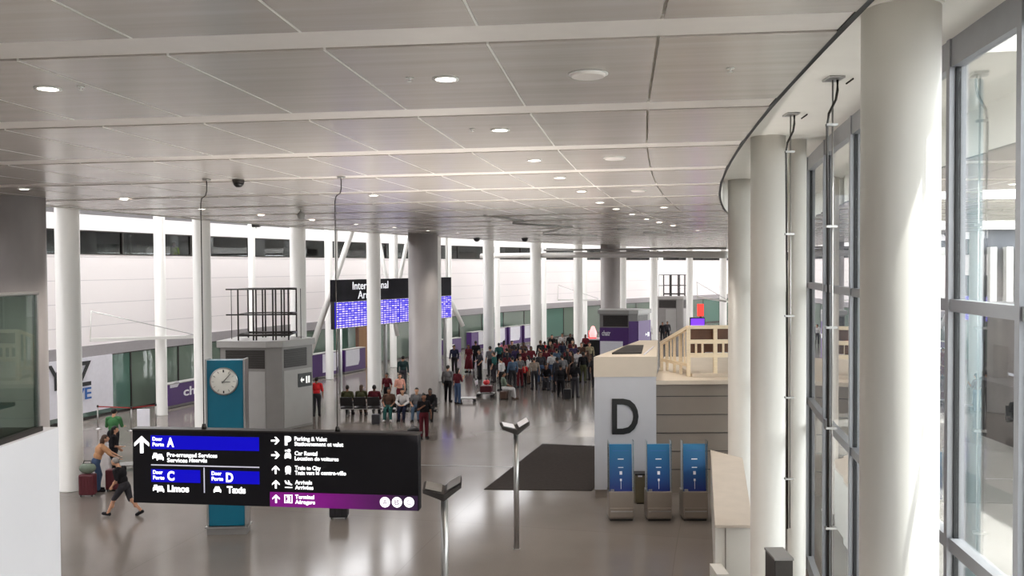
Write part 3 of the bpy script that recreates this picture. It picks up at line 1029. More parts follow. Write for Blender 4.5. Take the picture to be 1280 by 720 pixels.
for h in range(12):
    a = 2 * PI * h / 12
    tk.beam((-0.03 + 0.24 * math.sin(a), -0.04, cz + 0.235 * math.cos(a)), (-0.03 + 0.295 * math.sin(a), -0.04, cz + 0.298 * math.cos(a)), 0.03, 0.006)
tk.build('hour_marks', M['black'], fc)
for nm, ang, L, w in (('hour_hand', 93, 0.17, 0.05), ('minute_hand', 42, 0.27, 0.036)):
    a = R(ang)
    MB().beam((-0.03 - 0.05 * math.sin(a), -0.046, cz - 0.05 * math.cos(a)), (-0.03 + L * math.sin(a), -0.046, cz + L * math.cos(a)), w, 0.006).build(nm, M['black'], fc)

# ------------------------------------------------------------------ service kiosks and the cages on them
kp = [(-2.0, 0.35), (0, 0), (0.62, 0.12), (1.6, 1.6), (0.9, 2.5), (-1.8, 2.5)]


def face(mb, a, b, u0, u1, t, z0, z1):
    a, b = Vector(a), Vector(b)
    d = b - a
    n = Vector((d.y, -d.x)).normalized() * t
    A, B = a + d * u0, a + d * u1
    mb.hexa([tuple(A), tuple(A + n), tuple(B + n), tuple(B)], z0, z1)
    return mb


def kiosk(label, loc, rz):
    k = thing('service_kiosk', label, 'kiosk', loc, rz)
    MB().hexa(kp, 0, 3.5).build('core', M['grey_panel'], k)
    c = Vector((-0.1, 1.4))
    MB().hexa([tuple(c + (Vector(q) - c) * 1.07) for q in kp], 3.5, 3.78).build('top_slab', M['light_panel'], k, 0.01)
    for a, b, u0, u1 in ((kp[0], kp[1], 0.12, 0.97), (kp[2], kp[3], 0.06, 0.8)):
        lv = face(MB(), a, b, u0, u1, 0.012, 2.62, 3.4).build('louver', M['dark_louver'], k)
        sl = MB()
        for j in range(8):
            face(sl, a, b, u0, u1, 0.03, 2.66 + j * 0.095, 2.69 + j * 0.095)
        sl.build('slats', M['dark_metal'], lv)
    face(MB(), kp[0], kp[1], 0.46, 0.97, 0.02, 0.1, 2.5).build('door_panel', M['light_panel'], k)
    face(MB(), kp[2], kp[3], 0.05, 0.96, 0.02, 0.1, 2.5).build('side_panel', M['light_panel'], k)
    sp = face(MB(), kp[2], kp[3], 0.5, 0.94, 0.05, 1.72, 2.3).build('direction_sign', M['black'], k)
    a, b = Vector(kp[2]), Vector(kp[3])
    d = (b - a)
    n = Vector((d.y, -d.x)).normalized() * 0.055
    def pt(u, z):
        q = a + d * u + n
        return (q.x, q.y, z)
    for q in ([(0.56, 2.02), (0.61, 2.14), (0.61, 2.06), (0.68, 2.06), (0.68, 1.98), (0.61, 1.98), (0.61, 1.9)], [(0.74, 1.86), (0.74, 2.16), (0.79, 2.16), (0.79, 1.86)], [(0.82, 1.86), (0.82, 2.16), (0.87, 2.16), (0.87, 1.86)]):
        v0 = [pt(*w) for w in q]
        nn = len(v0)
        off = n.normalized() * 0.008
        v1 = [(x + off.x, y + off.y, z) for x, y, z in v0]
        MB().add(v0 + v1, [tuple(range(nn)), tuple(range(nn, 2 * nn))] + [(i, (i + 1) % nn, nn + (i + 1) % nn, nn + i) for i in range(nn)]).build('pictogram', M['green_exit'], sp)
    return k


def cage(label, loc, rz):
    c = thing('wire_cage', label, 'cage', loc, rz)
    H = 2.15
    for x in (-1.25, -0.62, -0.5, 0.2, 0.32, 0.85):
        for y in (0.4, 2.0):
            MB().bar((x, y, 0), (x, y, H), 0.035, 8).build('post', M['dark_metal'], c)
    for x in (-1.75, 1.2):
        MB().bar((x, 1.2, 0), (x, 1.2, H), 0.016, 8).build('corner_rod', M['dark_metal'], c)
    for z, r in ((0.22, 0.05), (1.08, 0.032), (H, 0.03)):
        rl = MB()
        rl.bar((-1.75 if z > 0.5 else -1.25, 0.4, z), (1.2 if z > 0.5 else 0.85, 0.4, z), r, 8)
        rl.build('rail', M['dark_metal'], c)
        MB().bar((-1.25, 2.0, z), (0.85, 2.0, z), r, 8).build('rail', M['dark_metal'], c)
        for x in (-1.25, 0.85):
            MB().bar((x, 0.4, z), (x, 2.0, z), r, 8).build('rail', M['dark_metal'], c)
    return c


B0 = P(334, 540, 36.6)
kiosk('grey service kiosk with dark louvers behind the clock totem', (B0.x, B0.y, 0), R(2))
cage('open dark metal cage on top of the kiosk behind the clock totem', (B0.x, B0.y, 3.785), R(2))
B1 = P(786, 440, 61)
k2 = kiosk('service kiosk wrapped in purple advertising beyond the D building', (B1.x, B1.y, 0), R(-4))
face(MB(), kp[0], kp[1], 0.0, 1.0, 0.05, 0.05, 2.55).build('purple_wrap', M['purple'], k2)
face(MB(), kp[1], kp[2], 0.0, 1.0, 0.05, 0.05, 3.0).build('purple_wrap', M['purple'], k2)
face(MB(), kp[2], kp[3], 0.0, 1.0, 0.06, 0.05, 3.0).build('purple_wrap', M['purple'], k2)
face(MB(), kp[0], kp[1], 0.02, 0.8, 0.08, 0.6, 1.6).build('white_banner', M['sheet'], k2)
put_text('lettering', 'chatr', 0.5, M['ink'], k2, (-1.85, 0.24, 2.0), (2.0, -0.35, 0), 0.01, 0.01, 0.6)
B2 = P(846, 420, 88)
kiosk('grey service kiosk at the far curve of the wall', (B2.x, B2.y, 0), R(-8))
cage('open metal cage on top of the farthest service kiosk', (B2.x, B2.y, 3.785), R(-8))
o = thing('lit_display', 'purple lit advertising display with red top beside the far kiosk', 'display', P(872, 405, 72).xy.to_3d())
MB().box(-0.6, 0.6, 0, 0.3, 0, 2.6).build('cabinet', M['black'], o)
MB().box(-0.55, 0.55, -0.02, 0, 1.3, 2.5).build('screen', M['neon_purple'], o)
MB().box(0.0, 0.5, -0.02, 0.2, 2.7, 3.7).build('top_panel', M['neon_red'], o)
MB().box(0.15, 0.35, 0.0, 0.18, 2.6, 2.7).build('bracket', M['black'], o)

# ------------------------------------------------------------------ arrivals board
A, Bq = P(418, 350, 47), P(564, 349, 57.5)
d = (Bq - A).xy
L = d.length
ab = thing('arrivals_board', 'long black International Arrivals board with lit purple flight screens', 'board', (A.x, A.y, P(418, 412, 47).z), math.atan2(d.y, d.x))
H0 = P(418, 350, 47).z - P(418, 412, 47).z
sh = H0 * 0.56
MB().box(0, L, 0.0, 0.3, sh, H0).build('header', M['board_black'], ab)
MB().box(0, L, 0.02, 0.28, 0, sh).build('backing', M['black'], ab)
ns = 8
for i in range(ns):
    x0, x1 = L * i / ns + 0.03, L * (i + 1) / ns - 0.03
    MB().box(x0, x1, -0.02, 0.0199, 0.05, sh - 0.05).build('screen', M['screen'], ab, uv=lambda co, x0=x0: (co.x - x0 + i * 0.13, co.z))
put_text('lettering', 'International', 0.62, M['lit_ink'], ab, (1.55, -0.012, sh + 0.62), (1, 0, 0), 0.01, 0.0, 3.3)
put_text('lettering', 'Arrivals', 0.62, M['lit_ink'], ab, (2.0, -0.012, sh + 0.1), (1, 0, 0), 0.01, 0.0, 2.1)
for x in (0.35, L * 0.5, L - 0.3):
    MB().beam((x, 0.15, H0), (x, 0.15, H0 + 6.0), 0.12, 0.12).build('hanger', M['white_steel'], ab)
for x in (0.6, L * 0.4, L - 0.6):
    MB().beam((x, 0.15, -ab.location.z), (x, 0.15, 0), 0.16, 0.16).build('post', M['steel'], ab)

da, db = ring(446, 152.6), ring(459, 152.6)
dr_ = thing('door_1', 'tan wooden door panel below the arrivals screens', 'door', pol(152.6, (da + db) / 2, 0))
dr_['kind'] = 'structure'
del dr_['_local']
MB().arc(152.5, 152.62, da, db, 0.02, 3.3).build('leaf', M['tan_wood'], dr_)
MB().arc(152.46, 152.66, da - 0.0008, da, 0.0, 3.38).build('frame', M['brown_wood'], dr_)
MB().arc(152.46, 152.66, db, db + 0.0008, 0.0, 3.38).build('frame', M['brown_wood'], dr_)

# ------------------------------------------------------------------ wall graphics and purple counters
RB = RW - 0.15


def onwall(px, rho, z):
    return ringpt(px, rho, z)


pg = thing('poster_wall', 'white wall poster with black YYZ and blue lettering', 'poster', onwall(95, RB, 0))
del pg['_local']
pa, pb = ring(46, RB), ring(138.5, RB)
MB().arc(RB - 0.02, RB + 0.08, pa, pb, 0.35, 2.84).build('panel', M['sheet'], pg)
A0, A1 = onwall(58, RB - 0.06, 0), onwall(112, RB - 0.06, 0)
dr = (A1 - A0).normalized()
z_of = lambda px, py, rho: (lambda q: P(px, py, q.y).z)(onwall(px, rho, 0))
cap = z_of(108, 451, RB) - z_of(108, 481, RB)
loc = pg.location
put_text('lettering', 'YYZ', cap / 0.69, M['black'], pg, A0 + Vector((0, 0, z_of(108, 481, RB))) - loc, dr, 0.01, 0.02, (A1 - A0).length)
A2 = onwall(78, RB - 0.06, 0)
cap2 = z_of(108, 484, RB) - z_of(108, 498, RB)
put_text('lettering', 'LIVE', cap2 / 0.69, M['blue_ink'], pg, A2 + Vector((0, 0, z_of(108, 498, RB))) - loc, dr, 0.01, 0.01, (A1 - A2).length)


def banner(px0, px1, rho, h, label, whites=(), txt=None, tw=None, depth=0.5, z0=0.02, name='purple_counter'):
    a, b = onwall(px0, rho, 0), onwall(px1, rho, 0)
    d = b - a
    o = thing(name, label, 'counter', (a.x, a.y, z0), math.atan2(d.y, d.x))
    L = d.length
    MB().box(0, L, 0, depth, 0.12, h).build('front_panel', M['purple'], o, 0.01)
    MB().box(0.03, L - 0.03, 0.04, depth, 0, 0.12).build('plinth', M['grey_panel'], o)
    MB().box(-0.02, L + 0.02, -0.03, depth + 0.02, h, h + 0.04).build('worktop', M['light_panel'], o)
    for u0, u1, w0, w1 in whites:
        pts = [(u0 * L, w0 * h), (u1 * L - 0.15, w0 * h), (u1 * L, w0 * h + 0.3), (u1 * L, w1 * h), (u0 * L, w1 * h)]
        n = len(pts)
        vs = [(x, -0.003, z) for x, z in pts] + [(x, -0.015, z) for x, z in pts]
        MB().add(vs, [tuple(range(n)), tuple(range(n, 2 * n))] + [(i, (i + 1) % n, n + (i + 1) % n, n + i) for i in range(n)]).build('white_panel', M['sheet'], o)
    if txt:
        put_text('lettering', txt, h * 0.52, M['ink'], o, (tw[0] * L, -0.004, h * tw[2]), (1, 0, 0), 0.006, 0.012, tw[1] * L)
    return o


banner(209, 258, 151.9, 1.15, 'purple booth counter with white lettering beyond the first wall column', ((0.03, 0.26, 0.86, 1.02),), 'chatr', (0.36, 0.72, 0.42))
banner(386, 425, 151.6, 1.5, 'purple counter with white panel beside the slanting strut', ((0.4, 0.9, 0.22, 0.98),), name='purple_counter')
banner(430, 456, 151.6, 1.5, 'purple counter with white panel beneath the arrivals screens', ((0.05, 0.7, 0.3, 1.0),))
banner(553, 576, 151.6, 1.25, 'purple counter with white lettering just past the concrete column', (), 'chatr', (0.12, 0.5, 0.42))
banner(589, 606, 152.0, 1.5, 'purple counter with white panel behind the red dress', ((0.5, 0.95, 0.3, 1.0),))
banner(617, 633, 152.0, 1.6, 'purple counter with white panel, first behind the crowd', ((0.1, 0.85, 0.25, 1.0),))
banner(636, 652, 152.0, 1.6, 'purple counter with white panel, second behind the crowd', ((0.1, 0.85, 0.25, 1.0),))
banner(655, 668, 152.0, 1.6, 'purple counter with white panel, third behind the crowd', ((0.05, 0.85, 0.3, 1.0),))

o = thing('info_desk', 'dark desk with white rim and pink lit display at the crowd edge', 'desk', (P(744, 440, 66).x, 66, 0))
MB().hexa([(-0.9, 0), (0.5, -0.1), (0.9, 0.8), (-0.9, 0.9)], 0.02, 1.3).build('body', M['black'], o)
MB().hexa([(-0.95, -0.05), (0.55, -0.15), (0.95, 0.85), (-0.95, 0.95)], 1.3, 1.4).build('rim', M['sheet'], o)
sp = MB().box(-0.45, 0.1, 0.2, 0.5, 1.4, 1.95).build('display', M['neon_red'], o)
MB().lathe([(0.24, 1.5), (0.3, 1.8), (0.12, 2.3), (0.02, 2.35)], (-0.15, 0.12, 0), 16).build('lit_figure', M['neon_pink'], sp)

# ------------------------------------------------------------------ Door D building, kiosk row, mat
vb = thing('entrance_vestibule', 'pale flat-roofed entrance block marked with a big black D', 'building', (2.41, 25.7, 0))
del vb['_local']
xl, xr, Yv = P(743, 500, 25.7).x, P(820, 500, 25.7).x, 25.7
zt = P(780, 446, Yv).z
bk = (2.15, 5.7)
fp = [(xl, Yv), (xr, Yv), (xr + 1.0, Yv + bk[1]), (xl + bk[0], Yv + bk[1])]
zf = P(780, 471, Yv).z
MB().hexa(fp, 0.25, zf).build('main_wall', M['vest'], vb)
MB().hexa([(fp[0][0] + 0.02, fp[0][1] + 0.03), (fp[1][0] - 0.02, fp[1][1] + 0.03), fp[2], fp[3]], 0.0, 0.25).build('plinth', M['taupe'], vb)
MB().hexa([(xl - 0.02, Yv - 0.02), (xr + 0.02, Yv - 0.02), fp[2], fp[3]], zf, zt).build('parapet', M['vest_top'], vb)
z2 = P(860, 475, 26.2).z
x3 = 7.2
MB().hexa([(xr + 0.02, 26.25), (x3, 26.25), (x3 + 2.2, 33), (xr + 1.5, 33)], 0.0, z2 - 0.12).build('recessed_wall', M['taupe'], vb)
MB().hexa([(xr + 0.021, 26.1), (x3, 26.1), (x3 + 2.2, 33), (xr + 1.5, 33)], z2 - 0.12, z2).build('low_roof', M['vest_top'], vb)
ln = MB()
for i in range(5):
    z = 0.7 + i * 0.55
    ln.box(xr + 0.05, x3 - 0.05, 26.235, 26.249, z, z + 0.02)
ln.build('cladding_joints', M['dark_louver'], vb)
dl = P(765, 542, Yv)
cap = P(780, 498, Yv).z - P(780, 542, Yv).z
put_text('letter', 'D', cap / 0.70, M['black'], vb, Vector((dl.x, Yv - 0.02, dl.z)) - vb.location, (1, 0, 0), 0.02, 0.02, P(798, 520, Yv).x - dl.x)
h0, h1 = PZ(765, 443, zt), PZ(795, 433, zt)
MB().hexa([(h0.x, h0.y), (h0.x + 0.9, h0.y + 0.1), (h1.x + 0.25, h1.y), (h1.x - 0.3, h1.y)], zt, zt + 0.05).build('roof_hatch', M['dark_metal'], vb)
MB().beam((PZ(805, 444, zt).x, PZ(805, 444, zt).y, zt + 0.02), (PZ(817, 434, zt).x, PZ(817, 434, zt).y, zt + 0.02), 0.04, 0.03).build('roof_strip', M['sheet'], vb)

# timber frame on the low roof
wf = thing('timber_frame', 'raw timber guard frame standing on the low roof behind the D', 'frame', (xr + 0.4, 27, z2))
del wf['_local']
zr = z2 + 0.005
FA = P(860.5, 440, 27.0)
ztop = P(860, 409, 27.0).z
FB = P(912, 440, 27.0)
LB = P(827, 440, 28.6)
ltop = P(827, 429, 28.6).z
NB = P(826, 440, 26.6)
for x, y, zt2, w in ((FA.x, FA.y, ztop, 0.11), (P(894, 440, 27.0).x, 27.0, ztop, 0.11), (FB.x + 0.2, 27.0, ztop, 0.11), (LB.x, LB.y, ltop, 0.09), (P(851, 440, 27.6).x, 27.6, P(852, 413, 27.6).z, 0.08), (P(843, 440, 28.1).x, 28.1, P(843, 418.5, 28.1).z, 0.08), (P(834, 440, 28.7).x, 28.7, P(834, 424, 28.7).z, 0.08)):
    MB().box(x - w / 2, x + w / 2, y - w / 2, y + w / 2, zr, zt2).build('post', M['wood'], wf)
MB().beam((LB.x, LB.y, ltop), (FA.x, FA.y, ztop), 0.13, 0.1).build('sloping_rail', M['wood'], wf)
MB().beam((FA.x, 27, ztop + 0.0), (FB.x + 0.25, 27, ztop), 0.16, 0.1).build('top_rail', M['wood'], wf)
zm = P(880, 427, 27).z
MB().beam((FA.x, 27, zm), (FB.x + 0.25, 27, zm), 0.12, 0.12).build('middle_rail', M['wood'], wf)
zl = P(880, 444, 27).z
MB().beam((FA.x, 27, zl), (FB.x + 0.25, 27, zl), 0.1, 0.13).build('low_rail', M['wood'], wf)
MB().box(FA.x + 0.06, FB.x + 0.2, 27.12, 27.15, zm + 0.06, ztop - 0.05).build('infill_board', M['brown_wood'], wf)
MB().box(FA.x + 0.06, FB.x + 0.2, 27.3, 27.33, zl + 0.06, zm - 0.06).build('lower_board', M['brown_wood'], wf)
MB().beam((LB.x, LB.y, zr + 0.35), (FA.x, FA.y, zr + 0.35), 0.06, 0.1).build('low_rail', M['wood'], wf)
for px in (870, 878, 904):
    x = P(px, 440, 27).x
    MB().box(x - 0.03, x + 0.03, 26.97, 27.03, zl, zm).build('baluster', M['wood'], wf)
for t in (0.18, 0.36, 0.5, 0.68, 0.86):
    x, y = LB.x + (FA.x - LB.x) * t, LB.y + (FA.y - LB.y) * t
    MB().box(x - 0.025, x + 0.025, y - 0.025, y + 0.025, zr + 0.4, ltop + (ztop - ltop) * t - 0.05).build('baluster', M['wood'], wf)
MB().box(FA.x + 0.1, FB.x + 0.2, 26.9, 28.6, zr, zr + 0.1).build('deck_sheet', M['vest_top'], wf)

q = [FL(605, 612), FL(745, 614.5), FL(760, 557.5), FL(678, 555)]
fm = MB().hexa([(v.x, v.y) for v in (q[0], Vector((2.38, 26.55, 0)), Vector((4.3, 32.9, 0)), q[3])], 0.001, 0.015).build('floor_mat', M['rubber'])
tag(fm, 'large charcoal entrance mat on the floor beside the D block', 'mat')


def dispenser(px, label):
    p = FL(px, 651.5)
    o = thing('cart_dispenser', label, 'dispenser', (p.x, p.y, 0), group='blue dispensers in front of the D block')
    hw = 0.33
    MB().box(-hw, hw, 0, 0.55, 0.06, 0.78).build('base_cabinet', M['taupe'], o, 0.01)
    MB().box(-hw + 0.03, hw - 0.03, 0.04, 0.5, 0, 0.06).build('plinth', M['dark_louver'], o)
    MB().add([(-hw + 0.03, 0.1, 0.78), (hw - 0.03, 0.1, 0.78), (hw - 0.03, 0.2, 2.02), (-hw + 0.03, 0.2, 2.02), (-hw + 0.03, 0.2, 0.78), (hw - 0.03, 0.2, 0.78), (hw - 0.03, 0.28, 2.02), (-hw + 0.03, 0.28, 2.02)],
             [(0, 1, 2, 3), (7, 6, 5, 4), (0, 4, 5, 1), (1, 5, 6, 2), (2, 6, 7, 3), (3, 7, 4, 0)]).build('blue_panel', M['blue_fade'], o)
    fpt = lambda z: 0.1 + (z - 0.78) / 1.24 * 0.1 - 0.004
    def mk(n, x0, x1, z0, z1, m=M['ink']):
        MB().add([(x0, fpt(z0), z0), (x1, fpt(z0), z0), (x1, fpt(z1), z1), (x0, fpt(z1), z1), (x0, fpt(z0) - 0.004, z0), (x1, fpt(z0) - 0.004, z0), (x1, fpt(z1) - 0.004, z1), (x0, fpt(z1) - 0.004, z1)],
                 [(0, 1, 2, 3), (7, 6, 5, 4), (0, 4, 5, 1), (1, 5, 6, 2), (2, 6, 7, 3), (3, 7, 4, 0)]).build(n, m, o)
    mk('white_mark', -0.22, 0.22, 1.845, 1.86, M['blue_ink'])
    mk('white_mark', -0.08, 0.08, 1.62, 1.645)
    mk('white_mark', -0.07, 0.07, 1.4, 1.42)
    mk('white_mark', -0.035, 0.035, 1.22, 1.31)
    mk('white_mark', -0.025, 0.025, 1.05, 1.11)
    mk('white_mark', -0.006, 0.006, 0.84, 1.05)
    for s in (-1, 1):
        x = s * hw
        MB().box(x - 0.012, x + 0.012, 0.05, 0.3, 0.78, 2.14).build('side_pane', M['pane_small'], o)
    MB().box(-hw + 0.02, hw - 0.02, -0.05, 0, 0.1, 0.36).build('return_slot', M['taupe'], o, 0.008)
    MB().box(-hw + 0.04, hw - 0.04, -0.056, -0.05, 0.26, 0.29).build('slot_edge', M['steel'], o)
    MB().box(-hw + 0.05, -hw + 0.14, 0.03, 0.09, 0.79, 0.84).build('coin_box', M['steel'], o)


dispenser(777, 'blue cart dispenser panel in front of the big D')
dispenser(824.5, 'blue cart dispenser panel between the two others')
dispenser(869.5, 'blue cart dispenser panel beside the pale stone barrier')
p = FL(801.5, 630)
o = thing('litter_bin', 'olive metal litter bin between two blue dispensers', 'bin', (p.x, p.y, 0))
MB().box(-0.16, 0.16, 0, 0.34, 0.03, 0.82).build('body', M['olive'], o, 0.01)
MB().box(-0.17, 0.17, -0.01, 0.35, 0.82, 0.87).build('lid', M['black'], o, 0.008)
MB().box(-0.09, 0.03, -0.012, 0.0, 0.78, 0.82).build('slot', M['sheet'], o)
MB().box(-0.13, 0.13, 0.03, 0.31, 0, 0.03).build('foot', M['black'], o)

# stone barrier on the near side
cw = thing('stone_barrier', 'low pale stone barrier wall running towards the dispensers', 'barrier', (4.6, 18.4, 0))
del cw['_local']
zc = 1.55
a0, a1, a2, a3 = PZ(894, 655, zc), PZ(941, 655, zc), PZ(928, 573, zc), PZ(888.5, 563, zc)
foot = [(a0.x, a0.y), (a1.x, a1.y), (a2.x, a2.y), (a3.x, a3.y)]
MB().hexa(foot, 0.0, zc - 0.06).build('wall', M['cream_paint'], cw)
cc = Vector((sum(q[0] for q in foot) / 4, sum(q[1] for q in foot) / 4))
MB().hexa([tuple(cc + (Vector(q) - cc) * 1.02) for q in foot], zc - 0.06, zc).build('cap', M['counter'], cw, 0.008)
MB().box(a0.x + 0.2, a0.x + 0.215, a0.y - 0.02, a0.y - 0.001, 0.1, zc - 0.08).build('joint', M['taupe'], cw)
MB().box(a0.x - 0.12, a0.x + 0.12, a0.y - 0.65, a0.y - 0.03, 0.0, 0.75).build('step_block', M['cream_paint'], cw)
p = P(981, 700, 12.6)
o = thing('equipment_cabinet', 'dark grey floor cabinet beside the second cream column', 'cabinet', (p.x, p.y, 0))
zk = P(981, 698, 12.6).z
MB().box(-0.14, 0.12, 0, 0.5, 0.08, zk - 0.03).build('body', M['dark_metal'], o, 0.01)
MB().box(-0.15, 0.13, -0.01, 0.51, zk - 0.03, zk).build('top', M['grey_panel'], o)
MB().box(-0.12, 0.1, 0.02, 0.48, 0, 0.08).build('plinth', M['black'], o)


# uplight stands
def uplight(px, py, Y, label, rz, glow=True):
    p = P(px, py, Y)
    o = thing('uplight_stand', label, 'lamp', (p.x, p.y, 0), rz)
    h = 2.82
    MB().lathe([(0.066, 0.012), (0.063, h)], n=24).build('pole', M['steel'], o)
    MB().lathe([(0.085, 0), (0.085, 0.012)], n=32).build('foot_plate', M['steel'], o)
    MB().beam((-0.05, 0, h - 0.02), (0.06, 0, h + 0.1), 0.16, 0.1).build('yoke', M['dark_metal'], o)
    hd = MB()
    hd.add([(-0.36, -0.22, h + 0.12), (0.0, -0.24, h - 0.02), (0.3, -0.2, h + 0.2), (0.3, 0.2, h + 0.24), (0.0, 0.24, h + 0.02), (-0.36, 0.22, h + 0.16),
            (-0.36, -0.22, h + 0.18), (0.0, -0.24, h + 0.1), (0.3, -0.2, h + 0.27), (0.3, 0.2, h + 0.31), (0.0, 0.24, h + 0.14), (-0.36, 0.22, h + 0.22)],
           [(0, 5, 4, 1), (1, 4, 3, 2), (6, 7, 10, 11), (7, 8, 9, 10), (0, 1, 7, 6), (1, 2, 8, 7), (2, 3, 9, 8), (3, 4, 10, 9), (4, 5, 11, 10), (5, 0, 6, 11)])
    hd.build('lamp_head', M['dark_metal'], o)
    for s, x0, x1, z0, z1 in ((-1, -0.32, -0.04, h + 0.19, h + 0.125), (1, 0.05, 0.28, h + 0.155, h + 0.285)):
        MB().add([(x0, -0.18, z0), (x1, -0.18, z1), (x1, 0.18, z1 + 0.035), (x0, 0.18, z0 + 0.035), (x0, -0.18, z0 + 0.012), (x1, -0.18, z1 + 0.012), (x1, 0.18, z1 + 0.047), (x0, 0.18, z0 + 0.047)],
                 [(0, 3, 2, 1), (4, 5, 6, 7), (0, 1, 5, 4), (1, 2, 6, 5), (2, 3, 7, 6), (3, 0, 4, 7)]).build('reflector', M['steel'] if not glow else M['sheet'], o)
    return o


uplight(645, 540, 21.1, 'tall uplight pole with pale lit head beside the entrance mat', R(8))
uplight(555.5, 618, 15.2, 'tall uplight pole with dark tilted head beside the hanging sign', R(2), False)

# ------------------------------------------------------------------ gallery edge, balustrade
XM = -4.8
GZ = EYE - 1.66
struct('wall_gallery', MB().box(XM - 0.25, XM, -12, 9.26, 0, GZ), M['gallery_white'], 'white wall below the glass balustrade of the gallery', 'wall')
struct('floor_gallery', MB().box(-9.5, XM - 0.251, -12, 9.26, GZ - 0.35, GZ - 0.001), M['grey_panel'], 'gallery floor behind the glass balustrade', 'floor')
struct('floor_bridge', MB().box(XM + 0.01, 3.5, -12, 1.2, GZ - 0.35, GZ - 0.002), M['grey_panel'], 'gallery floor at the viewing point', 'floor')
gb = thing('glass_balustrade', 'green tinted glass balustrade with steel handrail on the white gallery wall', 'balustrade', (XM - 0.1, 8, GZ))
del gb['_local']
ye = 9.02
zh = P(55, 364, ye).z
MB().box(XM - 0.11, XM - 0.09, -4, ye, GZ + 0.05, zh - 0.03).build('pane', M['bal_glass'], gb)
MB().box(XM - 0.14, XM - 0.06, -4, ye + 0.03, zh - 0.035, zh).build('handrail', M['steel'], gb, 0.008)
MB().box(XM - 0.14, XM - 0.05, -4, ye + 0.03, GZ + 0.001, GZ + 0.05).build('base_channel', M['dark_metal'], gb)
MB().box(XM - 0.125, XM - 0.075, ye, ye + 0.03, GZ + 0.05, zh - 0.035).build('end_post', M['steel'], gb)
o = thing('low_bench', 'low metal seat behind the glass balustrade', 'bench', (-5.35, 8.75, GZ))
MB().box(-0.8, 0.3, -0.16, 0.16, 0.28, 0.32).build('seat', M['alu'], o, 0.01)
for x in (-0.6, 0.05):
    MB().box(x - 0.04, x + 0.04, -0.1, 0.1, 0.0, 0.28).build('leg', M['steel'], o)

# ------------------------------------------------------------------ people
def capsule(mb, a, b, r0, r1):
    a, b = Vector(a), Vector(b)
    mb.sphere(a, r0, 12, 8)
    mb.sphere(b, r1, 12, 8)
    if (b - a).length > 1e-4:
        mb.lathe([(r0, 0), (r1, (b - a).length)], a, 12, b - a)


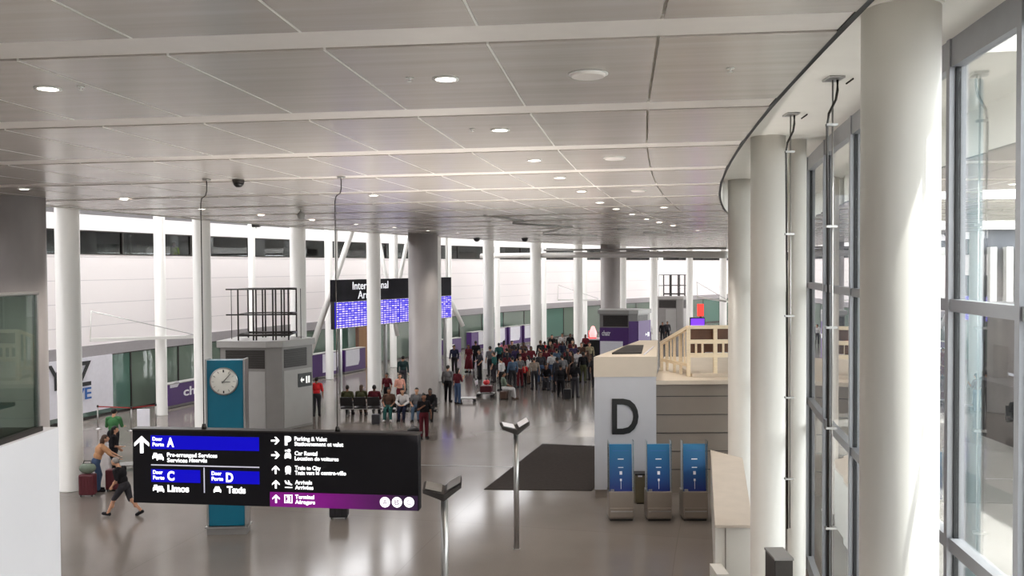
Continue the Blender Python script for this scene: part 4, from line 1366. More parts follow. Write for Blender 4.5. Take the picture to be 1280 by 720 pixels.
def figure(pose):
    """skeleton of a 1.75 m figure facing +Y -> list of (kind, data, tag)"""
    g = pose.get
    L = []
    hipz = g('hipz', 0.93)
    hy = g('hipy', 0.0)
    lean = g('lean', 0.0)                      # forward lean of the trunk
    lo = g('legs', 'trousers')                 # 'trousers', 'shorts'
    sl = g('sleeve', 'short')
    cap = lambda a, b, r0, r1, t: L.append(('c', (Vector(a), Vector(b), r0, r1), t))
    ell = lambda c, r, t: L.append(('e', (Vector(c), Vector(r)), t))
    up = Vector((0, math.sin(lean), math.cos(lean)))
    base = Vector((0, hy, hipz))
    at = lambda h, y=0.0, x=0.0: base + up * h + Vector((x, y, 0))
    wdt = g('w', 1.0)
    ell(at(0.02), (0.165 * wdt, 0.115, 0.13), 'trousers')
    ell(at(0.17), (0.145 * wdt, 0.105, 0.15), 'shirt')
    ell(at(0.35), (0.172 * wdt, 0.118, 0.17), 'shirt')
    ell(at(0.44), (0.16 * wdt, 0.09, 0.09), 'shirt')
    cap(at(0.5, 0, -0.12 * wdt), at(0.5, 0, 0.12 * wdt), 0.06, 0.06, 'shirt')
    cap(at(0.5), at(0.62, 0.02), 0.058, 0.052, 'skin')
    hd = at(0.715, 0.035 + g('nod', 0.0))
    ell(hd, (0.076, 0.094, 0.112), 'skin')
    ell(hd + Vector((0, 0.03, -0.06)), (0.055, 0.06, 0.055), 'skin')     # jaw
    ell(hd + Vector((0, 0.1, -0.02)), (0.013, 0.022, 0.025), 'skin')     # nose
    ell(hd + Vector((0, 0.085, 0.022)), (0.05, 0.014, 0.01), 'skin')     # brow
    ell(hd + Vector((0, 0.088, -0.062)), (0.026, 0.013, 0.01), 'skin')   # lips
    for s in (-1, 1):
        ell(hd + Vector((s * 0.078, -0.005, -0.015)), (0.012, 0.022, 0.032), 'skin')
    for i, s in enumerate((-1, 1)):
        hip = base + Vector((s * 0.09 * wdt, 0, -0.02))
        kn, an = g('knee')[i], g('ankle')[i]
        cap(hip, kn, 0.093 * wdt, 0.06, 'trousers')
        if lo == 'shorts':
            mid = Vector(kn) * 0.9 + hip * 0.1
            cap(mid, an, 0.055, 0.038, 'skin')
            ell(Vector(kn) * 0.6 + Vector(an) * 0.4 + Vector((0, -0.02, 0)), (0.052, 0.056, 0.11), 'skin')
        else:
            cap(kn, an, 0.066, 0.05, 'trousers')
        an = Vector(an)
        fw = Vector(g('foot', ((0, 1, 0), (0, 1, 0)))[i]).normalized()
        cap(an + Vector((0, 0, -0.035)) - fw * 0.03, an + fw * 0.15 + Vector((0, 0, -0.05)) + fw * 0.0, 0.045, 0.038, 'shoe')
        sh = at(0.49, 0, s * 0.185 * wdt)
        el, wr = Vector(g('elbow')[i]), Vector(g('wrist')[i])
        cap(sh, el, 0.055, 0.041, 'shirt')
        if sl == 'long':
            cap(el, wr, 0.043, 0.034, 'shirt')
        else:
            cap(sh + (el - sh) * 0.62, el, 0.042, 0.038, 'skin')
            cap(el, wr, 0.039, 0.027, 'skin')
        d = (wr - el).normalized()
        side = Vector((1, 0, 0)) if abs(d.x) < 0.8 else Vector((0, 1, 0))
        nrm = d.cross(side).normalized()
        acr = nrm if abs(d.z) > 0.6 else side      # across the palm
        pal = acr.cross(d).normalized()
        c = wr + d * 0.05
        for k in range(4):                         # palm as four bones, then four fingers bent at the knuckle
            o = acr * ((k - 1.5) * 0.021)
            ln = (0.062, 0.074, 0.07, 0.052)[k]
            cap(wr + o * 0.7, wr + d * 0.085 + o, 0.014, 0.012, 'skin')
            m = wr + d * (0.085 + ln * 0.55) + o * 1.15 + pal * 0.008
            cap(wr + d * 0.085 + o, m, 0.0105, 0.0095, 'skin')
            cap(m, m + d * ln * 0.45 + pal * 0.022, 0.0095, 0.0085, 'skin')
        t0 = wr + d * 0.025 + acr * 0.03 * g('thumb', 1)
        t1 = t0 + d * 0.03 + acr * 0.022 * g('thumb', 1) + pal * 0.012
        cap(t0, t1, 0.013, 0.0115, 'skin')
        cap(t1, t1 + d * 0.03 + pal * 0.008, 0.011, 0.009, 'skin')
    return L, hd, at


def sdist(prim, pts):
    if prim[0] == 'e':
        c, r = prim[1]
        q = (pts - np.array(c)) / np.array(r)
        return (np.linalg.norm(q, axis=1) - 1) * min(r)
    a, b, r0, r1 = prim[1]
    a, b = np.array(a), np.array(b)
    ab = b - a
    t = np.clip(((pts - a) @ ab) / max(1e-9, ab @ ab), 0, 1)
    return np.linalg.norm(pts - (a + t[:, None] * ab), axis=1) - (r0 + (r1 - r0) * t)


def remeshed(mb, name, voxel):
    o = mb.build(name, M['skin'])
    md = o.modifiers.new('r', 'REMESH')
    md.mode = 'VOXEL'
    md.voxel_size = voxel
    md.use_smooth_shade = True
    sm = o.modifiers.new('s', 'SMOOTH')
    sm.factor, sm.iterations = 0.5, 2
    me = bpy.data.meshes.new_from_object(o.evaluated_get(bpy.context.evaluated_depsgraph_get()))
    bpy.data.objects.remove(o)
    return me


def make_person(pose, hair='short', skirt=None, voxel=0.0125):
    L, hd, at = figure(pose)
    mb = MB()
    for k, dta, _ in L:
        if k == 'e':
            mb.sphere(dta[0], tuple(dta[1]), 14, 9)
        else:
            capsule(mb, *dta)
    body = remeshed(mb, 'body', voxel)
    n = len(body.polygons)
    cen = np.empty(n * 3); body.polygons.foreach_get('center', cen); cen = cen.reshape(-1, 3)
    D = np.stack([sdist(p, cen) for p in L])
    tags = [p[2] for p in L]
    near = D.argmin(0)
    parts = {'body': body}
    co = np.empty(len(body.vertices) * 3); body.vertices.foreach_get('co', co); co = co.reshape(-1, 3)
    no = np.empty(len(body.vertices) * 3); body.vertices.foreach_get('normal', no); no = no.reshape(-1, 3)
    for t, off in (('shirt', 0.012), ('trousers', 0.01), ('shoe', 0.008)):
        for side in ((-1, 1) if t == 'shoe' else (0,)):
            ids = [i for i in range(n) if tags[near[i]] == t and (side == 0 or cen[i][0] * side > 0)]
            if not ids:
                continue
            used, fs = {}, []
            for i in ids:
                f = []
                for v in body.polygons[i].vertices:
                    f.append(used.setdefault(v, len(used)))
                fs.append(tuple(f))
            vid = list(used)
            vs = (co[vid] + no[vid] * off).tolist()
            me = bpy.data.meshes.new(t)
            me.from_pydata(vs, [], fs)
            me.polygons.foreach_set('use_smooth', [True] * len(fs))
            me.update()
            parts[t + (str(side) if side else '')] = me
    h = MB()
    h.sphere(hd + Vector((0, -0.012, 0.022)), (0.085, 0.099, 0.108), 16, 10)
    if hair in ('long', 'bun'):
        h.sphere(hd + Vector((0, -0.06, -0.06)), (0.085, 0.055, 0.13), 14, 9)
    if hair == 'long':
        capsule(h, hd + Vector((0, -0.075, -0.05)), hd + Vector((0, -0.1, -0.27)), 0.07, 0.045)
    if hair == 'bun':
        h.sphere(hd + Vector((0, -0.09, 0.1)), 0.045, 12, 8)
    if hair == 'cap':
        h.lathe([(0.085, 0), (0.075, 0.05), (0.04, 0.07)], hd + Vector((0, 0.0, 0.06)), 16)
        h.box(hd.x - 0.06, hd.x + 0.06, hd.y + 0.06, hd.y + 0.16, hd.z + 0.06, hd.z + 0.07)
    hm = remeshed(h, 'hair', 0.014)
    bm = bmesh.new(); bm.from_mesh(hm)
    kill = [v for v in bm.verts if v.co.y - hd.y > 0.035 and v.co.z - hd.z < 0.05]
    bmesh.ops.delete(bm, geom=kill, context='VERTS')
    bm.to_mesh(hm); bm.free()
    parts['hair'] = hm
    if skirt:
        z0, z1, r1 = skirt
        s = MB().lathe([(0.155, z1), (0.19, z1 - 0.15), (r1, z0), (r1 - 0.012, z0), (0.17, z1 - 0.16), (0.14, z1 - 0.01)], (0, pose.get('hipy', 0), 0), 28, caps=False)
        o = s.build('skirt', M['cloth'])
        parts['skirt'] = o.data
        bpy.data.objects.remove(o)
    for k, me in parts.items():
        me.materials.clear()
        me.materials.append(M['skin'] if k == 'body' else M['hair'] if k == 'hair' else M['cloth'])
        me.name = 'shoe' if k.startswith('shoe') else k
    return parts


ST = dict(knee=((-0.1, 0.015, 0.49), (0.1, 0.015, 0.49)), ankle=((-0.105, -0.01, 0.085), (0.105, -0.01, 0.085)), elbow=((-0.245, -0.02, 1.14), (0.245, -0.02, 1.14)), wrist=((-0.25, 0.06, 0.9), (0.25, 0.06, 0.9)), foot=((-0.2, 1, 0), (0.2, 1, 0)))
POSES = {
    'stand': (dict(ST), 'short', None),
    'stand_long': (dict(ST, sleeve='long', knee=((-0.11, 0.05, 0.49), (0.1, -0.01, 0.49)), ankle=((-0.13, 0.07, 0.085), (0.1, -0.03, 0.085))), 'short', None),
    'woman': (dict(ST, w=0.9, elbow=((-0.24, -0.04, 1.15), (0.23, 0.0, 1.13)), wrist=((-0.22, 0.13, 0.97), (0.12, 0.2, 1.08))), 'long', None),
    'phone': (dict(ST, w=0.95, elbow=((-0.24, 0.03, 1.15), (0.23, 0.05, 1.14)), wrist=((-0.25, 0.09, 0.91), (0.12, 0.26, 1.27))), 'bun', None),
    'walk': (dict(ST, hipz=0.9, lean=0.06, sleeve='long', knee=((-0.1, 0.2, 0.52), (0.1, -0.04, 0.47)), ankle=((-0.1, 0.3, 0.11), (0.1, -0.32, 0.17)), elbow=((-0.25, -0.16, 1.13), (0.25, 0.08, 1.12)), wrist=((-0.25, -0.14, 0.88), (0.24, 0.27, 0.97)), foot=((0, 1, 0.1), (0, 1, -0.5))), 'short', None),
    'stride_shorts': (dict(ST, hipz=0.86, lean=0.28, legs='shorts', nod=0.03, knee=((-0.1, 0.24, 0.5), (0.1, -0.1, 0.45)), ankle=((-0.1, 0.42, 0.1), (0.1, -0.42, 0.15)), elbow=((-0.24, 0.05, 1.1), (0.25, 0.2, 1.08)), wrist=((-0.22, 0.2, 0.9), (0.2, 0.36, 0.94)), foot=((0, 1, 0.15), (0, 1, -0.5))), 'short', None),
    'dress': (dict(ST, w=0.88, legs='shorts', elbow=((-0.23, -0.03, 1.15), (0.23, -0.03, 1.15)), wrist=((-0.22, 0.08, 0.93), (0.22, 0.08, 0.93))), 'long', (0.22, 1.0, 0.27)),
    'push': (dict(ST, lean=0.12, hipz=0.91, elbow=((-0.24, 0.12, 1.12), (0.24, 0.12, 1.12)), wrist=((-0.2, 0.38, 1.06), (0.2, 0.38, 1.06)), knee=((-0.1, 0.1, 0.5), (0.1, -0.02, 0.48)), ankle=((-0.1, 0.12, 0.085), (0.1, -0.2, 0.1))), 'short', None),
    'reach': (dict(ST, w=0.9, lean=0.3, hipz=0.92, hipy=-0.05, elbow=((-0.22, 0.32, 1.16), (0.22, 0.3, 1.14)), wrist=((-0.16, 0.52, 1.02), (0.18, 0.5, 1.0)), knee=((-0.09, 0.05, 0.49), (0.09, 0.0, 0.49))), 'long', None),
    'seated': (dict(ST, hipz=0.565, lean=-0.06, knee=((-0.11, 0.44, 0.52), (0.11, 0.44, 0.52)), ankle=((-0.12, 0.46, 0.085), (0.12, 0.5, 0.085)), elbow=((-0.25, 0.06, 0.78), (0.25, 0.06, 0.78)), wrist=((-0.16, 0.28, 0.68), (0.16, 0.28, 0.68))), 'short', None),
    'seated_long': (dict(ST, w=0.95, hipz=0.565, lean=0.16, sleeve='long', knee=((-0.1, 0.44, 0.52), (0.1, 0.44, 0.52)), ankle=((-0.09, 0.5, 0.085), (0.12, 0.42, 0.085)), elbow=((-0.24, 0.2, 0.79), (0.24, 0.2, 0.79)), wrist=((-0.1, 0.38, 0.71), (0.1, 0.4, 0.71))), 'long', None),
}
PROTO = {k: make_person(*v) for k, v in POSES.items()}

C_ = {'black': S(30, 28, 31), 'charcoal': S(58, 56, 60), 'grey': S(112, 110, 112), 'navy': S(34, 36, 54), 'blue': S(80, 98, 120), 'jeans': S(66, 82, 110), 'white': S(200, 196, 196), 'maroon': S(88, 32, 40), 'red': S(214, 50, 54), 'darkred': S(108, 40, 48),
      'green': S(66, 114, 72), 'olive': S(70, 70, 48), 'teal': S(48, 92, 88), 'darkteal': S(44, 62, 62), 'beige': S(150, 136, 124), 'tan': S(196, 148, 112), 'peach': S(214, 156, 140), 'brown': S(84, 62, 52), 'purple': S(58, 48, 76), 'sage': S(110, 122, 108), 'khaki': S(150, 138, 112), 'hivis': S(190, 220, 40), 'pink': S(200, 120, 130), 'skinA': S(196, 148, 120), 'skinB': S(140, 98, 76), 'skinC': S(96, 66, 52), 'hairB': S(28, 24, 22), 'hairBr': S(70, 50, 38), 'hairG': S(140, 134, 130)}


BULK = 1.1


def person(pose, loc, face, shirt, legs, label, hair='hairB', skin='skinA', shoe='black', h=1.0, skirt=None, group=None, rz=None):
    """face: degrees, 0 looks away from the camera (+Y), 180 towards it"""
    pr = PROTO[pose]
    o = thing('person', label, 'person', loc, R(face), group)
    o.scale = (h * BULK, h * BULK, h * 1.02)
    cols = {'body': skin, 'hair': hair, 'shirt': shirt, 'trousers': legs, 'skirt': skirt or shirt, 'shoe-1': shoe, 'shoe1': shoe}
    for k, me in pr.items():
        c = bpy.data.objects.new(me.name.split('.')[0], me)
        COL.objects.link(c)
        c.parent = o
        c.color = C_[cols[k]]
    return o


def pf(px, py, pose, face, shirt, legs, label, **kw):
    return person(pose, FL(px, py), face, shirt, legs, label, **kw)


# --- luggage, carts, seating
def suitcase(px, py, col, label, w=0.46, d=0.28, h=0.66, rz=0.0, loc=None, handle=True, lie=False):
    p = loc or FL(px, py)
    o = thing('suitcase', label, 'suitcase', p, rz)
    z0 = 0.05
    sh = MB().box(-w / 2, w / 2, -d / 2, d / 2, z0, z0 + h).build('shell', M['case'], o, 0.04)
    sh.color = C_[col]
    rb = MB()
    for x in (-0.3, -0.1, 0.1, 0.3):
        rb.box(x * w - 0.012, x * w + 0.012, -d / 2 - 0.008, d / 2 + 0.008, z0 + 0.06, z0 + h - 0.06)
    r = rb.build('ribs', M['case'], o); r.color = C_[col]
    for x in (-1, 1):
        for y in (-1, 1):
            MB().lathe([(0.028, -0.012), (0.028, 0.012)], (x * (w / 2 - 0.06), y * (d / 2 - 0.05), 0.029), 14, (1, 0, 0)).build('wheel', M['black'], o)
    if handle:
        MB().tube([(-0.1, d / 2 - 0.05, z0 + h), (-0.1, d / 2 - 0.05, z0 + h + 0.3), (0.1, d / 2 - 0.05, z0 + h + 0.3), (0.1, d / 2 - 0.05, z0 + h)], 0.012, 8).build('pull_handle', M['dark_metal'], o)
    return o


def bag(loc, col, label, w=0.5, d=0.3, h=0.28, rz=0.0):
    o = thing('holdall', label, 'bag', loc, rz)
    b = MB().sphere((0, 0, h / 2 + 0.003), (w / 2, d / 2, h / 2), 20, 12)
    for v in b.v:
        v.z = max(0.003, min(v.z * 1.12, h * 1.02))
    q = b.build('body', M['case'], o); q.color = C_[col]
    s = MB().tube([(-w * 0.25, 0, h * 0.92), (-w * 0.2, 0, h * 1.3), (w * 0.2, 0, h * 1.3), (w * 0.25, 0, h * 0.92)], 0.014, 8).build('strap', M['black'], o)
    MB().box(-w * 0.3, w * 0.3, -0.01, 0.01, h * 0.99, h * 1.035).build('zip', M['black'], o)
    return o


def cart(px, py, rz, label):
    o = thing('luggage_cart', label, 'cart', FL(px, py), rz)
    MB().box(-0.3, 0.3, -0.45, 0.45, 0.17, 0.21).build('deck', M['steel'], o)
    for x in (-0.3, 0.3):
        MB().tube([(x, 0.42, 0.19), (x, 0.47, 0.6), (x, 0.55, 1.02)], 0.018, 8).build('upright', M['steel'], o)
    MB().bar((-0.33, 0.56, 1.03), (0.33, 0.56, 1.03), 0.025, 10).build('handle', M['black'], o)
    MB().box(-0.29, 0.29, 0.47, 0.5, 0.62, 0.86).build('back_panel', M['sheet'], o)
    for x, y in ((-0.26, -0.36), (0.26, -0.36), (-0.26, 0.36), (0.26, 0.36)):
        MB().lathe([(0.08, -0.02), (0.08, 0.02)], (x, y, 0.082), 18, (1, 0, 0)).build('wheel', M['black'], o)
    return o


def seat_row(px, py, n, rz, label):
    o = thing('bench_seating', label, 'bench', FL(px, py), rz)
    W_ = 0.62
    MB().box(-0.05, n * W_ + 0.05, -0.05, 0.03, 0.3, 0.36).build('beam', M['steel'], o)
    for i in range(n):
        x = i * W_
        MB().box(x + 0.03, x + W_ - 0.03, -0.24, 0.26, 0.37, 0.43).build('seat', M['seat_vinyl'], o, 0.02)
        MB().add([(x + 0.03, -0.3, 0.5), (x + W_ - 0.03, -0.3, 0.5), (x + W_ - 0.03, -0.4, 0.92), (x + 0.03, -0.4, 0.92), (x + 0.03, -0.25, 0.5), (x + W_ - 0.03, -0.25, 0.5), (x + W_ - 0.03, -0.35, 0.92), (x + 0.03, -0.35, 0.92)],
                 [(0, 1, 2, 3), (7, 6, 5, 4), (0, 4, 5, 1), (1, 5, 6, 2), (2, 6, 7, 3), (3, 7, 4, 0)]).build('backrest', M['seat_vinyl'], o, 0.015)
        MB().box(x - 0.02, x + 0.02, -0.26, -0.22, 0.36, 0.6).build('arm_post', M['steel'], o)
    for x in (0.35, n * W_ - 0.35):
        MB().beam((x, -0.01, 0.3), (x, -0.28, 0.02), 0.05, 0.04).build('leg', M['steel'], o)
        MB().beam((x, -0.01, 0.3), (x, 0.26, 0.02), 0.05, 0.04).build('leg', M['steel'], o)
    return o


def on_row(row, i, pose, shirt, legs, label, **kw):
    x = i * 0.62 + 0.31
    a = row.rotation_euler[2]
    v = Matrix.Rotation(a, 3, 'Z') @ Vector((x, 0.02, 0))
    return person(pose, row.location + v, math.degrees(a), shirt, legs, label, **kw)


def stanchion(px, py, label, group='red belt barrier posts'):
    o = thing('barrier_post', label, 'barrier post', FL(px, py), 0, group)
    MB().lathe([(0.17, 0), (0.17, 0.015), (0.05, 0.04), (0.03, 0.05)], n=24).build('base', M['steel'], o)
    MB().lathe([(0.03, 0.05), (0.03, 0.92)], n=14).build('pole', M['steel'], o)
    MB().lathe([(0.04, 0.92), (0.04, 1.0), (0.02, 1.02)], n=14).build('belt_head', M['neon_red'] if False else M['black'], o)
    return o


s1 = stanchion(122.5, 536, 'steel barrier post in front of the white poster wall')
s2 = stanchion(164.5, 538, 'steel barrier post beside the man in green')
s3 = stanchion(195, 534, 'steel barrier post beside the first wall column')
M['belt'] = mat('red_belt', S(150, 48, 46), 0.7)
for a, b, lb in ((s1, s2, 'red belt stretched between two barrier posts by the man in green'), (s2, s3, 'red belt stretched behind the pale notice board')):
    A, B = a.location + Vector((0, 0, 0.95)), b.location + Vector((0, 0, 0.95))
    d = (B - A).normalized()
    o = tag(MB().slab(A + d * 0.045, B - d * 0.045, 0.006, 0.93, 0.98).build('barrier_belt', M['belt']), lb, 'barrier belt')
p = FL(179.5, 543)
o = thing('notice_board', 'pale standing notice board beside the first wall column', 'board', (p.x, p.y, 0), R(8))
MB().box(-0.25, 0.25, 0, 0.04, 0.28, 1.05).build('panel', M['sheet'], o, 0.006)
for x in (-0.22, 0.22):
    MB().box(x - 0.015, x + 0.015, 0.042, 0.07, 0.03, 1.0).build('leg', M['steel'], o)
    MB().box(x - 0.02, x + 0.02, -0.2, 0.24, 0, 0.03).build('foot', M['steel'], o)

# --- travellers near the gallery
pf(156, 645, 'stride_shorts', 78, 'black', 'charcoal', 'grey-haired person in dark top and shorts striding behind the sign edge', hair='hairG', h=0.95, shoe='black')
pf(123, 614, 'reach', -60, 'tan', 'jeans', 'woman in tan top and blue jeans leaning over luggage', hair='hairBr', h=0.98)
pf(142, 574, 'push', 5, 'green', 'black', 'man in bright green T-shirt seen from behind', h=1.02)
pf(143, 598, 'woman', -70, 'black', 'black', 'dark-haired woman in black behind the maroon suitcase', h=0.95)
suitcase(144, 613, 'maroon', 'large maroon suitcase beside the striding person', w=0.5, d=0.3, h=0.62, rz=R(8))
suitcase(110, 620, 'maroon', 'maroon suitcase beside the tall white column', w=0.45, h=0.62, handle=False)
pp = FL(110, 620)
bag((pp.x, pp.y, 0.672), 'sage', 'grey-green bag lying on a maroon suitcase', 0.5, 0.32, 0.3)
cart(163, 587, R(-70), 'luggage cart half hidden behind the hanging sign')
pf(396, 520, 'stand', 10, 'red', 'charcoal', 'man in red T-shirt walking alone by the slanting strut', skin='skinB')
suitcase(424, 648, 'black', 'black suitcase standing below the hanging sign', w=0.5, h=0.6, handle=True)
bag(FL(517, 541), 'black', 'black bag on the floor beside the seats', 0.55, 0.3, 0.2, R(20))
pf(530, 548, 'phone', 200, 'black', 'maroon', 'person in black walking past the sign corner', skin='skinB', h=1.0)
pf(504, 487, 'stand_long', 0, 'darkteal', 'charcoal', 'man in dark teal jacket standing behind the seats', h=1.05)

ra = seat_row(426, 520, 3, R(0), 'black bench seats with steel legs facing the arrivals board')
rb = seat_row(547, 524, 4, R(180), 'black bench seats facing the gallery beside the concrete column')
on_row(ra, 0, 'seated', 'olive', 'charcoal', 'person in olive top at the end of the bench', skin='skinB')
on_row(ra, 1, 'seated_long', 'olive', 'brown', 'person in olive jacket on the bench near the white column', hair='hairBr')
on_row(ra, 2, 'seated', 'maroon', 'black', 'person in maroon top on the bench behind teal trousers', skin='skinC')
on_row(rb, 3, 'seated', 'brown', 'teal', 'seated person in teal trousers and white shoes', shoe='white', skin='skinB')
on_row(rb, 2, 'seated_long', 'white', 'navy', 'seated person in white sleeves and navy trousers', hair='hairB')
on_row(rb, 1, 'seated', 'grey', 'blue', 'seated person in grey top and pale blue trousers', hair='hairB')
on_row(rb, 0, 'seated_long', 'black', 'black', 'seated person all in black at the bench end by the concrete column', skin='skinC')
pf(500, 510, 'woman', 200, 'peach', 'darkred', 'woman in peach top standing among the seats', hair='hairBr', h=0.93)
pf(484, 507, 'stand', 160, 'maroon', 'black', 'person in maroon standing behind the bench', skin='skinB', h=0.9)
suitcase(470, 531, 'charcoal', 'charcoal cabin case in front of the bench', w=0.36, d=0.24, h=0.42)

# --- the waiting crowd beyond
pf(560, 502, 'stand_long', -15, 'grey', 'black', 'man in grey jacket beside the concrete column, back turned', h=1.03)
pf(572, 505, 'phone', -40, 'maroon', 'jeans', 'woman in maroon top and jeans raising a phone', hair='hairB', skin='skinA')
pf(568, 466, 'stand_long', 170, 'navy', 'black', 'person in navy under the purple lettering counter', skin='skinB')
pf(586, 465, 'dress', 150, 'darkred', 'darkred', 'woman in a long dark red dress standing alone', hair='hairB', skin='skinB', skirt='darkred')
pf(600, 474, 'woman', 120, 'charcoal', 'black', 'woman in charcoal top beside the sixth white column')
pf(613, 470, 'stand', 30, 'grey', 'charcoal', 'man in grey T-shirt in front of the sixth white column', h=1.04)
pf(627, 488, 'stand', 60, 'white', 'black', 'man in white shirt and black trousers at the crowd edge')
c = cart(607, 496, R(80), 'luggage cart loaded with maroon cases before the crowd')
pp = c.location
cv = Matrix.Rotation(R(80), 3, 'Z')
suitcase(0, 0, 'maroon', 'maroon suitcase lying on the loaded luggage cart', w=0.5, d=0.62, h=0.34, rz=R(80), loc=pp + cv @ Vector((0, -0.05, 0.212)), handle=False)
bag(pp + cv @ Vector((0, -0.05, 0.62)), 'red', 'bright red bag on top of the loaded cart', 0.5, 0.34, 0.26, R(80))
cart(584, 502, R(95), 'empty luggage cart in front of the loaded one')
sc = suitcase(630, 499, 'brown', 'brown suitcase used as a seat by a traveller', w=0.5, d=0.36, h=0.375, rz=R(80), handle=False)
person('seated', sc.location, -80, 'sage', 'white', 'traveller in sage top and white trousers sitting on a brown case', skin='skinB', shoe='brown')
pf(641, 486, 'stand_long', 20, 'blue', 'charcoal', 'person in blue-grey jacket in the front of the crowd')
pf(650, 484, 'woman', 200, 'grey', 'darkred', 'woman in grey top and dark red trousers in the crowd', hair='hairBr')
pf(655, 483, 'stand', 180, 'red', 'black', 'child in red top in the front of the crowd', h=0.74, skin='skinB')
pf(668, 487, 'stand', 10, 'beige', 'charcoal', 'man in beige shirt and charcoal trousers, back turned')
pf(661, 480, 'woman', 60, 'white', 'brown', 'woman in white top beside the man in beige', h=0.93)
pf(634, 474, 'stand_long', 40, 'navy', 'black', 'tall man in navy jacket before the white panels', h=1.05)
pf(645, 470, 'stand_long', -30, 'purple', 'black', 'man in purple jacket before the white panels', h=1.04, skin='skinC')
pf(651, 472, 'stand', 150, 'black', 'jeans', 'man in black T-shirt and jeans inside the crowd')
pf(657, 474, 'stand_long', 30, 'maroon', 'black', 'tall person in maroon coat inside the crowd', h=1.06, skin='skinB')
pf(664, 468, 'woman', 170, 'darkred', 'charcoal', 'woman in dark red top left of the seventh white column', skin='skinC')
pf(676, 470, 'stand_long', 60, 'brown', 'black', 'man in brown jacket right of the seventh white column')
pf(683, 472, 'stand_long', -10, 'maroon', 'brown', 'man in maroon jacket and brown trousers in the crowd', h=1.02)
sc = suitcase(683, 486, 'black', 'black suitcase under a seated traveller in the crowd', w=0.46, d=0.36, h=0.375, rz=0, handle=False)
person('seated_long', sc.location, 175, 'black', 'charcoal', 'traveller in black sitting on a case in the crowd', skin='skinB')
pf(690, 477, 'stand', 15, 'white', 'jeans', 'person in white T-shirt and jeans in the crowd middle', h=0.98)
pf(696, 473, 'stand', 0, 'blue', 'charcoal', 'man in light blue shirt in the crowd middle', h=1.03)
pf(703, 485, 'stand', 20, 'grey', 'black', 'man in grey T-shirt with his back to the gallery', h=1.04)
pf(701, 498, 'walk', 0, 'black', 'black', 'person in black pulling a suitcase away from the crowd', skin='skinB')
suitcase(709, 500, 'black', 'black wheeled suitcase pulled by a walker', w=0.4, d=0.24, h=0.52, rz=R(6))
pf(719, 497, 'woman', -20, 'black', 'charcoal', 'woman in black top and charcoal trousers, second walker', hair='hairB', h=1.04)
pf(710, 471, 'stand_long', 160, 'darkred', 'black', 'man in dark red jacket at the crowd end', skin='skinB')
pf(715, 476, 'woman', 90, 'brown', 'black', 'woman in brown top in the crowd end')
pf(723, 474, 'stand_long', -20, 'white', 'grey', 'man in white jacket and grey trousers by the eighth column')
pf(729, 478, 'stand_long', 10, 'black', 'olive', 'man in black jacket and olive trousers by the eighth column', skin='skinC')
pf(735, 475, 'woman', 30, 'brown', 'charcoal', 'woman in brown jacket next to the info desk', hair='hairBr')
pf(744, 484, 'stand', -5, 'charcoal', 'black', 'man in charcoal T-shirt next to the D building corner', skin='skinB')
pf(737, 462, 'stand_long', 180, 'khaki', 'black', 'man in khaki jacket in front of the dark info desk')
# rear of the crowd
for x, y, ps, fc, a, b, lb in ((624, 462, 'stand', 20, 'teal', 'black', 'person in teal top at the rear near the sixth column'), (630, 460, 'woman', -20, 'pink', 'black', 'woman in pink top at the crowd rear'),
                               (640, 459, 'stand_long', 190, 'charcoal', 'black', 'man in charcoal jacket at the rear before the second white panel'), (655, 459, 'woman', 170, 'brown', 'black', 'woman in brown at the rear before the third white panel'),
                               (681, 458, 'stand', 0, 'red', 'black', 'person in red T-shirt at the crowd rear'), (688, 459, 'stand_long', 190, 'black', 'grey', 'man in black jacket and grey trousers at the crowd rear'),
                               (696, 458, 'woman', 20, 'darkred', 'jeans', 'woman in dark red top and jeans at the crowd rear'), (703, 460, 'stand_long', 200, 'navy', 'charcoal', 'man in navy jacket and charcoal trousers at the crowd rear'),
                               (716, 458, 'stand', 170, 'maroon', 'jeans', 'person in maroon T-shirt and jeans at the crowd rear'), (690, 447, 'stand_long', 180, 'black', 'navy', 'person in black at the counters beyond the crowd, by the seventh column'),
                               (703, 446, 'stand', 180, 'white', 'black', 'person in white T-shirt at the counters beyond the crowd'), (713, 447, 'stand_long', 180, 'black', 'brown', 'person in black at the counters beyond the crowd, by the eighth column'),
                               (732, 447, 'woman', 180, 'darkred', 'black', 'woman in dark red behind the info desk')):
    pf(x, y, ps, fc, a, b, lb, skin=random.choice(('skinA', 'skinB', 'skinC')), hair=random.choice(('hairB', 'hairB', 'hairBr')), h=random.uniform(0.95, 1.05))
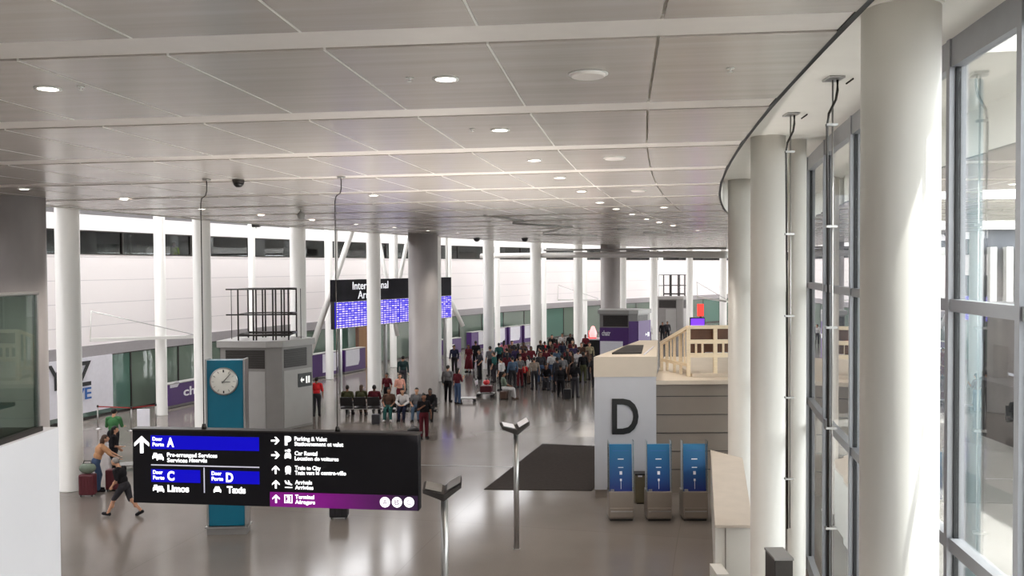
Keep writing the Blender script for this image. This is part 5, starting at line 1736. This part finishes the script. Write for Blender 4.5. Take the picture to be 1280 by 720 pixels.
for x, y, ps, fc, a, b, lb in ((637, 467, 'stand_long', 10, 'brown', 'black', 'man in brown jacket between the navy and the purple jackets'), (648, 465, 'woman', 20, 'navy', 'charcoal', 'woman in navy top behind the man in purple jacket'),
                               (618, 478, 'stand', 70, 'teal', 'charcoal', 'person in teal T-shirt beside the sixth white column'), (634, 481, 'woman', 10, 'maroon', 'black', 'woman in maroon top beside the man in white shirt'),
                               (676, 479, 'stand_long', 190, 'charcoal', 'jeans', 'man in charcoal jacket and jeans behind the man in beige'), (709, 478, 'woman', 30, 'black', 'brown', 'woman in black top and brown trousers behind the suitcase walker'),
                               (717, 466, 'stand_long', 0, 'purple', 'charcoal', 'man in purple jacket near the eighth white column'), (727, 463, 'stand', 160, 'brown', 'jeans', 'person in brown T-shirt and jeans before the info desk'),
                               (595, 461, 'stand_long', 20, 'black', 'black', 'man all in black before the counter with white panel'), (676, 461, 'stand_long', 30, 'black', 'brown', 'man in black jacket and brown trousers against the seventh column'),
                               (690, 466, 'woman', 10, 'maroon', 'grey', 'woman in maroon top and grey trousers in the crowd middle'), (697, 490, 'stand_long', 30, 'charcoal', 'black', 'man in charcoal coat in front of the light blue shirt')):
    pf(x, y, ps, fc, a, b, lb, skin=random.choice(('skinA', 'skinB', 'skinC')), hair=random.choice(('hairB', 'hairB', 'hairBr')), h=random.uniform(1.0, 1.06))
for x, Y, a, lb in ((811, 78, 'white', 'person in white top beyond the D building near the far kiosk'), (828, 79, 'black', 'person in black top beyond the D building near the far kiosk'), (834, 80, 'charcoal', 'person in charcoal jacket beyond the D building near the far kiosk')):
    q = P(x, 334, Y)
    person('stand_long', (q.x, q.y, 0), 180, a, 'black', lb, skin='skinB')
q = ringpt(219, RW + 0.55)
person('stand', (q.x, q.y, 6.45), 150, 'hivis', 'charcoal', 'worker in yellow-green vest standing behind an office window', skin='skinB')

# ------------------------------------------------------------------ light: sky through skylight and windows, the hall's own lamps
w = bpy.data.worlds.new('sky')
SC.world = w
w.use_nodes = True
bg = w.node_tree.nodes['Background']
bg.inputs['Color'].default_value = (0.985, 0.985, 1.0, 1)
bg.inputs['Strength'].default_value = SKY


sn = bpy.data.lights.new('sun', 'SUN')
sn.energy, sn.angle, sn.color = SUN, R(1.5), (1.0, 0.97, 0.93)
so = bpy.data.objects.new('sun', sn)
COL.objects.link(so)
so.rotation_euler = Vector((-math.cos(R(42)), -0.1, -math.sin(R(42)))).to_track_quat('-Z', 'Y').to_euler()


def portal(loc, sx, sy, direction):
    l = bpy.data.lights.new('portal', 'AREA')
    l.shape = 'RECTANGLE'
    l.size, l.size_y = sx, sy
    l.cycles.is_portal = True
    o = bpy.data.objects.new('portal', l)
    COL.objects.link(o)
    o.location = loc
    o.rotation_euler = Vector(direction).to_track_quat('-Z', 'Y').to_euler()
    return o


n = 9
for i in range(n):                             # skylight strip
    a = 0.02 + (i + 0.5) * 1.08 / n
    c = pol((142 + SLOT + RW) / 2, a, 13.25)
    l = portal(c, RW - 142 - SLOT + 0.4, 1.08 / n * 150, (0, 0, -1))
    l.rotation_euler = (0, 0, -a)
for i in range(5):                             # window wall
    a = -0.02 + (i + 0.5) * 0.07
    c = pol(RG - 0.25, a, SZ / 2)
    portal(c, 0.07 * 123, SZ, pol(RG + 1, a, SZ / 2) - c)

for o_ in list(bpy.data.objects):              # downlights that burn
    if o_.name.startswith('ceiling_light'):
        l = bpy.data.lights.new('downlight', 'SPOT')
        l.energy, l.spot_size, l.spot_blend, l.shadow_soft_size, l.color = LAMP, R(95), 0.6, 0.09, (1.0, 0.93, 0.84)
        q = bpy.data.objects.new('downlight', l)
        COL.objects.link(q)
        q.location = o_.location + Vector((0, 0, -0.04))

for o_ in list(bpy.data.objects):
    if o_.name.startswith('uplight_stand'):
        for s_ in (-1, 1):
            l = bpy.data.lights.new('uplight', 'SPOT')
            l.energy, l.spot_size, l.spot_blend, l.shadow_soft_size, l.color = UPL, R(130), 0.8, 0.12, (1.0, 0.95, 0.88)
            q = bpy.data.objects.new('uplight', l)
            COL.objects.link(q)
            q.location = o_.location + Vector((0.18 * s_, 0, 3.3))
            q.rotation_euler = (PI, 0, 0)
for o_ in bpy.data.objects:
    if '_local' in o_:
        del o_['_local']
vs = SC.view_settings
vs.view_transform, vs.look, vs.gamma, vs.use_curve_mapping = 'Standard', 'None', 1.0, False
vs.exposure = EXPOSURE
SC.cycles.max_bounces = 10
SC.cycles.diffuse_bounces = 6
SC.cycles.glossy_bounces = 4
SC.cycles.transparent_max_bounces = 12
SC.cycles.caustics_reflective = False
SC.cycles.caustics_refractive = False
SC.cycles.sample_clamp_indirect = 6.0
SC.cycles.use_denoising = True
